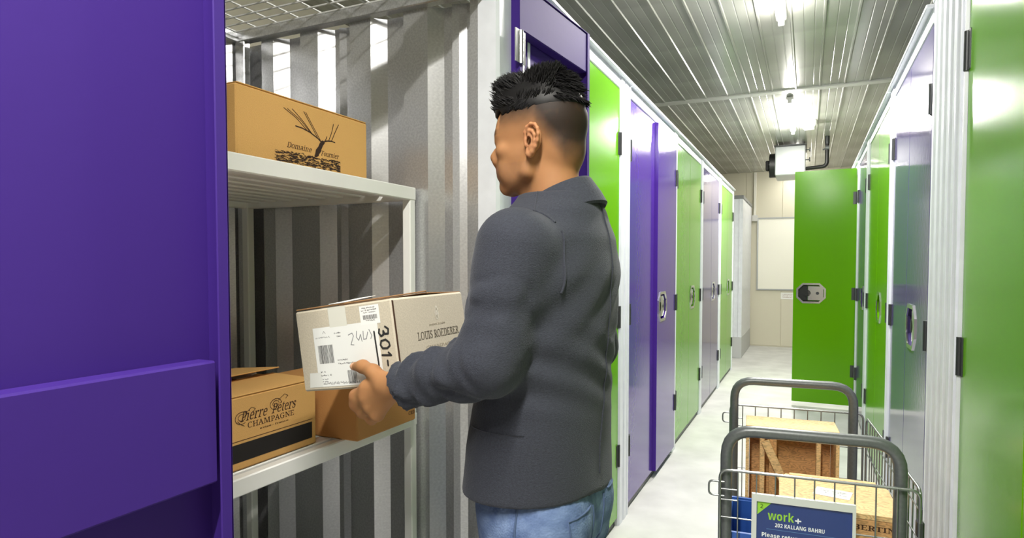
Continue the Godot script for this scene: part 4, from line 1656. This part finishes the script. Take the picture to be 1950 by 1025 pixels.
		for q in [[0.004, 0.014, 0.007], [0.0115, 0.012, 0.0095], [0.0165, 0.004, 0.0105], [0.0155, -0.007, 0.009], [0.0105, -0.0165, 0.0065], [0.004, -0.0205, 0.004]]:
			fold.append(Vector3((0.0725 + q[2]) * s, q[1] - 0.01, q[0] + 0.008))
		for k in fold.size() - 1:
			eg.cap(fold[k], fold[k + 1], 0.0026, 0.0026)
		eg.cap(Vector3(0.0735 * s, -0.016, 0.001), Vector3(0.0755 * s, -0.023, 0.0035), 0.0032, 0.0034)
		eg.ell(Vector3(0.0745 * s, -0.01, 0.0205), Vector3(0.0045, 0.026, 0.0145), Basis(Vector3.UP, -0.42 * s))
		eg.ell(Vector3(0.0735 * s, -0.038, 0.0125), Vector3(0.0045, 0.009, 0.007))
		eg.seal()
		var hole := Vector3(0.0775 * s, -0.016, 0.0105)
		eg.cut(hole - Vector3.ONE * 0.02, hole + Vector3.ONE * 0.02, func(p: Vector3) -> float: return 0.0052 - ((p - hole) * Vector3(0.35, 0.62, 1.0)).length())
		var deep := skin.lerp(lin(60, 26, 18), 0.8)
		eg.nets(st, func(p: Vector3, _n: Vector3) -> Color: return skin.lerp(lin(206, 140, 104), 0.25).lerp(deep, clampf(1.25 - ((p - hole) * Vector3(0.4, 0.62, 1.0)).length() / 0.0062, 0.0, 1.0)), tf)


func hand(st: SurfaceTool, skin: Color, side: float, wrist: Vector3) -> void:
	# side 1: the hand this side of the carton; -1: its mirror image beyond it
	var mirror := func(q: Array) -> Vector3:
		return L(q[0], q[1], q[2] if side > 0 else 2.323 - q[2])
	var fingers := [
		[[-0.785, 1.078, 1.0], [-0.823, 1.056, 1.012], [-0.84, 1.0515, 1.04], [-0.838, 1.0525, 1.062], 0.0102],
		[[-0.786, 1.059, 1.0], [-0.828, 1.037, 1.018], [-0.843, 1.046, 1.048], [-0.84, 1.0505, 1.07], 0.0102],
		[[-0.78, 1.04, 1.004], [-0.817, 1.02, 1.026], [-0.83, 1.036, 1.054], [-0.828, 1.05, 1.072], 0.0096],
		[[-0.768, 1.023, 1.01], [-0.797, 1.006, 1.03], [-0.808, 1.022, 1.054], [-0.806, 1.038, 1.068], 0.0086],
	]
	var mid: Vector3 = mirror.call([-0.775, 1.065, 1.01])
	var g := Field.new(mid - Vector3(0.09, 0.1, 0.11), mid + Vector3(0.09, 0.1, 0.13), 0.0031, 210.0)
	var w2 := wrist.lerp(mid, 0.25)
	for q in fingers:
		var k0: Vector3 = mirror.call(q[0])
		g.cap(w2, k0, 0.018, 0.0125)
		var rr: float = q[4]
		g.cap(k0, mirror.call(q[1]), rr * 1.12, rr)
		g.cap(mirror.call(q[1]), mirror.call(q[2]), rr * 1.03, rr * 0.92)
		g.cap(mirror.call(q[2]), mirror.call(q[3]), rr * 0.94, rr * 0.8)
	g.cap(wrist, w2, 0.027, 0.024)
	var t0: Vector3 = mirror.call([-0.735, 1.092, 0.99])
	var t1: Vector3 = mirror.call([-0.768, 1.111, 0.998])
	var t2: Vector3 = mirror.call([-0.803, 1.117, 1.01])
	var t3: Vector3 = mirror.call([-0.832, 1.114, 1.0185])
	g.cap(w2, t0, 0.02, 0.0175)
	g.cap(t0, t1, 0.0165, 0.0125)
	g.cap(t1, t2, 0.0125, 0.0112)
	g.cap(t2, t3, 0.0112, 0.0085)
	g.seal()
	var nail := lin(222, 176, 146)
	var knuckle := lin(170, 110, 78)
	g.nets(st, func(p: Vector3, n: Vector3) -> Color:
		var c := skin
		for q in fingers:
			c = c.lerp(knuckle, 0.35 * exp(-pow(p.distance_to(mirror.call(q[1])) / 0.011, 2.0)))
		if p.distance_to(t3) < 0.0115 and n.x * side < -0.5:
			c = nail
		return c)


func hair(man: Node3D) -> void:
	var tf := head_tf()
	var hm := mat("hair_black", Color8(15, 14, 15), 0.5)
	hm.metallic_specular = 0.35
	# a dense cap over the crown with a ridge, then locks combed forward and up
	var g := Field.new(Vector3(-0.095, 0.01, -0.13), Vector3(0.095, 0.16, 0.125), 0.0035, 260.0)
	g.ell(Vector3(0, 0.06, 0.002), Vector3(0.0715, 0.062, 0.097))
	g.ell(Vector3(0, 0.092, -0.035), Vector3(0.05, 0.036, 0.06))
	g.ell(Vector3(0, 0.1, 0.025), Vector3(0.05, 0.036, 0.052))
	g.seal()
	# lower edge: high at the sides, falling towards the crown's back
	g.cut(Vector3(-0.2, -0.1, -0.2), Vector3(0.2, 0.3, 0.2), func(p: Vector3) -> float:
		var edge := 0.05 + 0.004 * sin(p.z * 160.0) + 0.004 * sin(p.z * 390.0 + p.x * 80.0)
		if p.z > 0.045:
			edge -= (p.z - 0.045) * 0.75
		if p.z < -0.085:
			edge += (-0.085 - p.z) * 0.6
		return edge - p.y)
	var st := begin()
	g.nets(st, func(_p: Vector3, _n: Vector3) -> Color: return Color.WHITE)
	var cap := part("hair", st.commit(), hm, man)
	cap.transform = tf
	var r := RandomNumberGenerator.new()
	r.seed = 5
	var b := MB.new()
	for i in 5200:
		var a := r.randf() * TAU
		var rad := sqrt(r.randf())
		var from := Vector3(cos(a) * 0.072 * rad, 0.24, -0.003 + sin(a) * 0.1 * rad)
		var hit := g.land(from, Vector3.DOWN, 0.2)
		if hit.y < 0.05 or g.at(hit) > 0.003:
			continue
		var n := g.grad(hit)
		# the front sweeps ahead and up, the crown stands up, the back lies down behind
		var sweep := Vector3(-hit.x * 4.0, 0.45, -0.75)
		if hit.z > -0.02:
			sweep = Vector3(-hit.x * 6.0, 0.8, 0.25)
		if hit.z > 0.05:
			sweep = Vector3(-hit.x * 2.0, -0.35, 0.7)
		var top := smoothstep(0.06, 0.105, hit.y)
		var d := (n * lerpf(0.12, 0.5, top) + (sweep - n * sweep.dot(n) * 0.6) * 0.9 + Vector3(r.randf_range(-1, 1), r.randf_range(-0.6, 0.6), r.randf_range(-1, 1)) * 0.3).normalized()
		var l := r.randf_range(0.012, 0.024) * lerpf(0.7, 1.0, top)
		var mid := hit + d * l * 0.55 + n * 0.0015
		var tip := hit + d * l + sweep.normalized() * 0.003
		b.tube([hit - n * 0.002, mid, tip], [0.0011, 0.0009, 0.0002], 4, false)
	# fringe of short hairs round the lower edge, so that the cap melts into the clipped sides
	for i in 700:
		var a := r.randf() * TAU
		var dir := Vector3(cos(a), 0, sin(a))
		var y := r.randf_range(0.056, 0.075) - maxf(0.0, sin(a) - 0.45) * 0.045
		var hit := g.land(dir * 0.125 + Vector3(0, y, 0), -dir, 0.12)
		if g.at(hit) > 0.003:
			continue
		var n := g.grad(hit)
		var d := (n * 0.3 + Vector3(0, -0.8, -0.55) + Vector3(r.randf_range(-1, 1), r.randf_range(-0.3, 0.3), r.randf_range(-1, 1)) * 0.3).normalized()
		b.tube([hit, hit + d * r.randf_range(0.006, 0.014)], [0.0013, 0.0003], 4, false)
	var locks := part("hair_locks", b, hm, cap)
	locks.set_meta("kind", "stuff")


func blazer(man: Node3D, sl: Vector3, el: Vector3, wl: Vector3, sr: Vector3, er: Vector3, wr: Vector3) -> void:
	var cloth := mat("blazer_cloth", Color8(54, 58, 69), 0.92)
	surfaced(cloth, 6.0, noise_tex(0.12, 71, 0.0, [Color(0.7, 0.7, 0.72), Color(1, 1, 1)]), noise_tex(0.2, 72, 4.0), 0.35, false)
	cloth.rim_enabled = true
	cloth.rim = 0.65
	cloth.rim_tint = 0.6
	var g := Field.new(Vector3(-0.34, 0.79, -0.3), Vector3(0.34, 1.52, 0.2), 0.0072, 75.0)
	var folds := func(p: Vector3) -> float:
		# soft hanging folds of the skirt and pulls across the small of the back
		var low := smoothstep(1.1, 0.9, p.y)
		var d := 0.003 * low * sin(p.x * 24.0 + p.z * 16.0 + p.y * 6.0)
		d += 0.003 * smoothstep(0.12, 0.0, absf(p.y - 1.12)) * sin(p.y * 95.0 + p.x * 40.0)
		d += 0.0025 * smoothstep(0.15, 0.0, absf(p.y - 1.26)) * sin(p.y * 60.0 - p.x * 55.0)
		return d
	g.loft([[0.8, 0.012, -0.02, 0.216, 0.14], [0.855, 0.012, -0.02, 0.212, 0.138], [0.95, 0.006, -0.016, 0.203, 0.134], [1.08, 0, -0.002, 0.187, 0.125], [1.2, 0, 0.008, 0.192, 0.125], [1.3, 0, 0.014, 0.198, 0.125], [1.37, 0, 0.018, 0.18, 0.114], [1.42, 0, 0.022, 0.132, 0.097], [1.462, 0, 0.026, 0.086, 0.08]], 2.35, folds)
	# flared skirt on his right side
	g.cap(Vector3(0.165, 1.03, 0.01), Vector3(0.235, 0.86, 0.045), 0.03, 0.022)
	g.cap(sl, el, 0.072, 0.056, [0.006, 9.0, 0.06, 0.24, 0.4])
	wl = wl + Vector3(0, -0.006, 0)
	wr = wr + Vector3(0, -0.006, 0)
	g.cap(el, wl, 0.055, 0.047, [0.011, 15.0, -0.02, 0.27, 3.0])
	g.cap(sr, er, 0.072, 0.056)
	g.cap(er, wr, 0.055, 0.047, [0.007, 13.0, -0.02, 0.25, 8.0])
	g.seal()
	g.cut(Vector3(-1, 0, -1), Vector3(1, 0.95, 1), func(p: Vector3) -> float: return (0.874 + 0.004 * sin(p.x * 9.0 + 1.0) - 0.038 * smoothstep(-0.12, 0.12, p.x) + 0.075 * smoothstep(0.175, 0.235, p.x)) - p.y)
	for q in [[el, wl], [er, wr]]:
		var d: Vector3 = (q[1] - q[0]).normalized()
		var c: Vector3 = q[1] + d * 0.006
		d = (d + Vector3(0, -0.24, 0)).normalized()
		g.cut(c - Vector3.ONE * 0.1, c + Vector3.ONE * 0.1, func(p: Vector3) -> float: return (p - c).dot(d) if (p - c).length() < 0.1 else -1.0)
	# the fronts hang open over the shirt
	g.cut(Vector3(-0.1, 0.8, -0.3), Vector3(0.1, 1.46, -0.06), func(p: Vector3) -> float: return minf(0.05 + (1.4 - p.y) * 0.02 - absf(p.x), -0.062 - p.z) if p.z < -0.062 else -1.0)
	var st := begin()
	g.nets(st, func(_p: Vector3, _n: Vector3) -> Color: return Color.WHITE)
	var o := part("blazer", st.commit(), cloth, man)
	o.set_meta("label", "dark grey single-vent blazer")

	# collar: a stand that rises round the neck and folds over
	var b := MB.new()
	var ring := func(rx: float, rz: float, back: float, front: float, cz: float) -> Array:
		var pts := []
		for i in 41:
			var a := lerpf(-2.2, 2.2, i / 40.0)          # 0 at the nape
			var t := 0.5 + 0.5 * cos(a)
			pts.append(Vector3(sin(a) * rx, lerpf(front, back, t), cz + cos(a) * rz))
		return pts
	var rows := [ring.call(0.066, 0.066, 1.455, 1.4, 0.018), ring.call(0.0665, 0.0665, 1.494, 1.43, 0.02), ring.call(0.0685, 0.069, 1.499, 1.435, 0.02), ring.call(0.0715, 0.0725, 1.496, 1.431, 0.02), ring.call(0.086, 0.088, 1.47, 1.405, 0.024), ring.call(0.1, 0.098, 1.449, 1.38, 0.026), ring.call(0.099, 0.096, 1.443, 1.375, 0.025), ring.call(0.08, 0.08, 1.45, 1.385, 0.02)]
	for k in rows.size() - 1:
		for i in 40:
			var p: Vector3 = rows[k][i]
			var q: Vector3 = rows[k][i + 1]
			var s: Vector3 = rows[k + 1][i + 1]
			var t: Vector3 = rows[k + 1][i]
			var n := (q - p).cross(t - p).normalized()
			var centre := Vector3(0, p.y, 0.02)
			if k >= 2 and k <= 4 and n.dot(p - centre) < 0:
				n = -n
			elif k < 2 and n.dot(p - centre) > 0:
				n = -n
			b.quad(p, q, s, t, n)
	part("collar", b, cloth, o)

	# seams, laid on the cloth
	var seam := func(pts: Array, called: String, dir: Vector3, rad: float) -> void:
		var out := []
		for i in pts.size():
			var p: Vector3 = g.land(pts[i] - dir * 0.25, dir, 0.55)
			if absf(g.at(p)) < 0.002:
				out.append(p + g.grad(p) * rad * 0.15)
		if out.size() < 3:
			return
		b = MB.new()
		b.tube(out, rad, 6, false)
		part(called, b, cloth, o)
	var line := []
	for i in 40:
		line.append(Vector3(0.004 * sin(i * 0.3), lerpf(1.44, 0.9, i / 39.0), 0.1))
	seam.call(line, "back_seam", Vector3(0, 0, -1), 0.0024)
	# armhole: a welt from the shoulder point down the back to the armpit
	line = []
	for i in 30:
		var t := i / 29.0
		line.append(Vector3(lerpf(-0.15, -0.168, t), lerpf(1.41, 1.27, t), 0.1))
	seam.call(line, "armhole_seam", Vector3(0, 0, -1), 0.0026)
	line = []
	for i in 20:
		var t := i / 19.0
		line.append(Vector3(-0.15 + 0.006 * sin(t * PI), 1.6, lerpf(0.075, -0.05, t)))
	seam.call(line, "armhole_seam", Vector3(0, -1, 0), 0.0024)
	line = []
	for i in 20:
		var t := i / 19.0
		line.append(Vector3(lerpf(-0.075, -0.155, t), 1.6, lerpf(0.01, 0.035, t)))
	seam.call(line, "shoulder_seam", Vector3(0, -1, 0), 0.0014)
	line = []
	for i in 10:
		line.append(Vector3(-0.09, lerpf(1.0, 0.89, i / 9.0), 0.052))
	seam.call(line, "vent_seam", Vector3(1, 0, 0), 0.0022)
	# pocket flap low on his left side
	b = MB.new()
	var flap := []
	for i in 9:
		var z := lerpf(-0.1, 0.03, i / 8.0)
		var up: Vector3 = g.land(Vector3(-0.34, 1.01, z), Vector3(1, 0, 0), 0.4)
		var dn: Vector3 = g.land(Vector3(-0.34, 0.962, z), Vector3(1, 0, 0), 0.4)
		flap.append([up + Vector3(-0.002, 0, 0), dn + Vector3(-0.005, 0, 0), dn + Vector3(0.004, 0, 0)])
	for i in 8:
		b.quad(flap[i][0], flap[i + 1][0], flap[i + 1][1], flap[i][1], Vector3(-1, 0.1, 0))
		b.quad(flap[i][1], flap[i + 1][1], flap[i + 1][2], flap[i][2], Vector3(0, -1, 0))
	part("pocket_flap", b, cloth, o)

	# black shirt seen between the open fronts
	var sg := Field.new(Vector3(-0.2, 0.86, -0.22), Vector3(0.2, 1.46, 0.12), 0.01, 80.0)
	sg.loft([[0.9, 0, -0.02, 0.15, 0.118], [1.1, 0, -0.01, 0.145, 0.11], [1.3, 0, 0.0, 0.15, 0.108], [1.42, 0, 0.015, 0.075, 0.07]], 2.2)
	sg.seal()
	st = begin()
	sg.nets(st, func(_p: Vector3, _n: Vector3) -> Color: return Color.WHITE)
	part("shirt", st.commit(), mat("shirt_black", Color8(18, 18, 20), 0.9), man)


func jeans(man: Node3D) -> void:
	var denim := mat("denim", Color8(128, 150, 186), 0.9)
	surfaced(denim, 3.0, noise_tex(0.03, 81, 0.0, [Color(0.5, 0.55, 0.66), Color(1.0, 1.0, 1.0)], 256, 6), noise_tex(0.25, 82, 4.0), 0.3, false)
	var g := Field.new(Vector3(-0.24, 0.04, -0.22), Vector3(0.24, 0.96, 0.17), 0.0095, 75.0)
	g.loft([[0.76, 0, -0.012, 0.155, 0.112], [0.84, 0, -0.016, 0.17, 0.118], [0.93, 0, -0.02, 0.165, 0.108]], 2.2)
	for s in [-1.0, 1.0]:
		g.cap(Vector3(0.088 * s, 0.8, 0.01), Vector3(0.1 * s, 0.48, -0.015), 0.098, 0.078, [0.004, 14.0, 0.03, 0.32, 1.0 + s])
		g.cap(Vector3(0.1 * s, 0.48, -0.015), Vector3(0.105 * s, 0.1, 0.02), 0.076, 0.066, [0.005, 16.0, 0.0, 0.36, s])
		g.ell(Vector3(0.075 * s, 0.83, 0.045), Vector3(0.085, 0.08, 0.062))
	g.seal()
	g.cut(Vector3(-1, 0, -1), Vector3(1, 0.12, 1), func(p: Vector3) -> float: return 0.062 - p.y)
	var st := begin()
	g.nets(st, func(_p: Vector3, _n: Vector3) -> Color: return Color.WHITE)
	var o := part("jeans", st.commit(), denim, man)
	o.set_meta("label", "faded blue jeans")
	var thread := mat("denim_seam", Color8(70, 88, 120), 0.9)
	var lay := func(pts: Array, called: String, dir: Vector3, rad: float) -> void:
		var out := []
		for p in pts:
			var q: Vector3 = g.land(p - dir * 0.2, dir, 0.4)
			out.append(q + g.grad(q) * rad * 0.2)
		var b := MB.new()
		b.tube(out, rad, 6, false)
		part(called, b, thread, o)
	# side seams and back pockets
	for s in [-1.0, 1.0]:
		var line := []
		for i in 24:
			line.append(Vector3(0.2 * s, lerpf(0.92, 0.4, i / 23.0), 0.012))
		lay.call(line, "side_seam", Vector3(-s, 0, 0), 0.0022)
		var pk := []
		for q in [[0.035, 0.845], [0.035, 0.76], [0.045, 0.74], [0.085, 0.722], [0.125, 0.74], [0.135, 0.76], [0.138, 0.845], [0.035, 0.85]]:
			pk.append(Vector2(q[0] * s, q[1]))
		line = []
		for i in pk.size() - 1:
			for k in 5:
				var m: Vector2 = pk[i].lerp(pk[i + 1], k / 5.0)
				line.append(Vector3(m.x, m.y, 0.12))
		lay.call(line, "back_pocket", Vector3(0, 0, -1), 0.0022)
	# shoes
	for s in [-1.0, 1.0]:
		var sg := Field.new(Vector3(0.11 * s - 0.08, -0.01, -0.22), Vector3(0.11 * s + 0.08, 0.13, 0.12), 0.008, 110.0)
		sg.cap(Vector3(0.105 * s, 0.042, 0.045), Vector3(0.12 * s, 0.036, -0.14), 0.042, 0.036)
		sg.cap(Vector3(0.105 * s, 0.075, 0.03), Vector3(0.11 * s, 0.06, -0.03), 0.042, 0.036)
		sg.seal()
		sg.cut(Vector3(-1, -0.1, -1), Vector3(1, 0.03, 1), func(p: Vector3) -> float: return 0.002 - p.y)
		st = begin()
		sg.nets(st, func(_p: Vector3, _n: Vector3) -> Color: return Color.WHITE)
		part("shoe", st.commit(), mat("shoe_leather", Color8(38, 30, 26), 0.4), man)
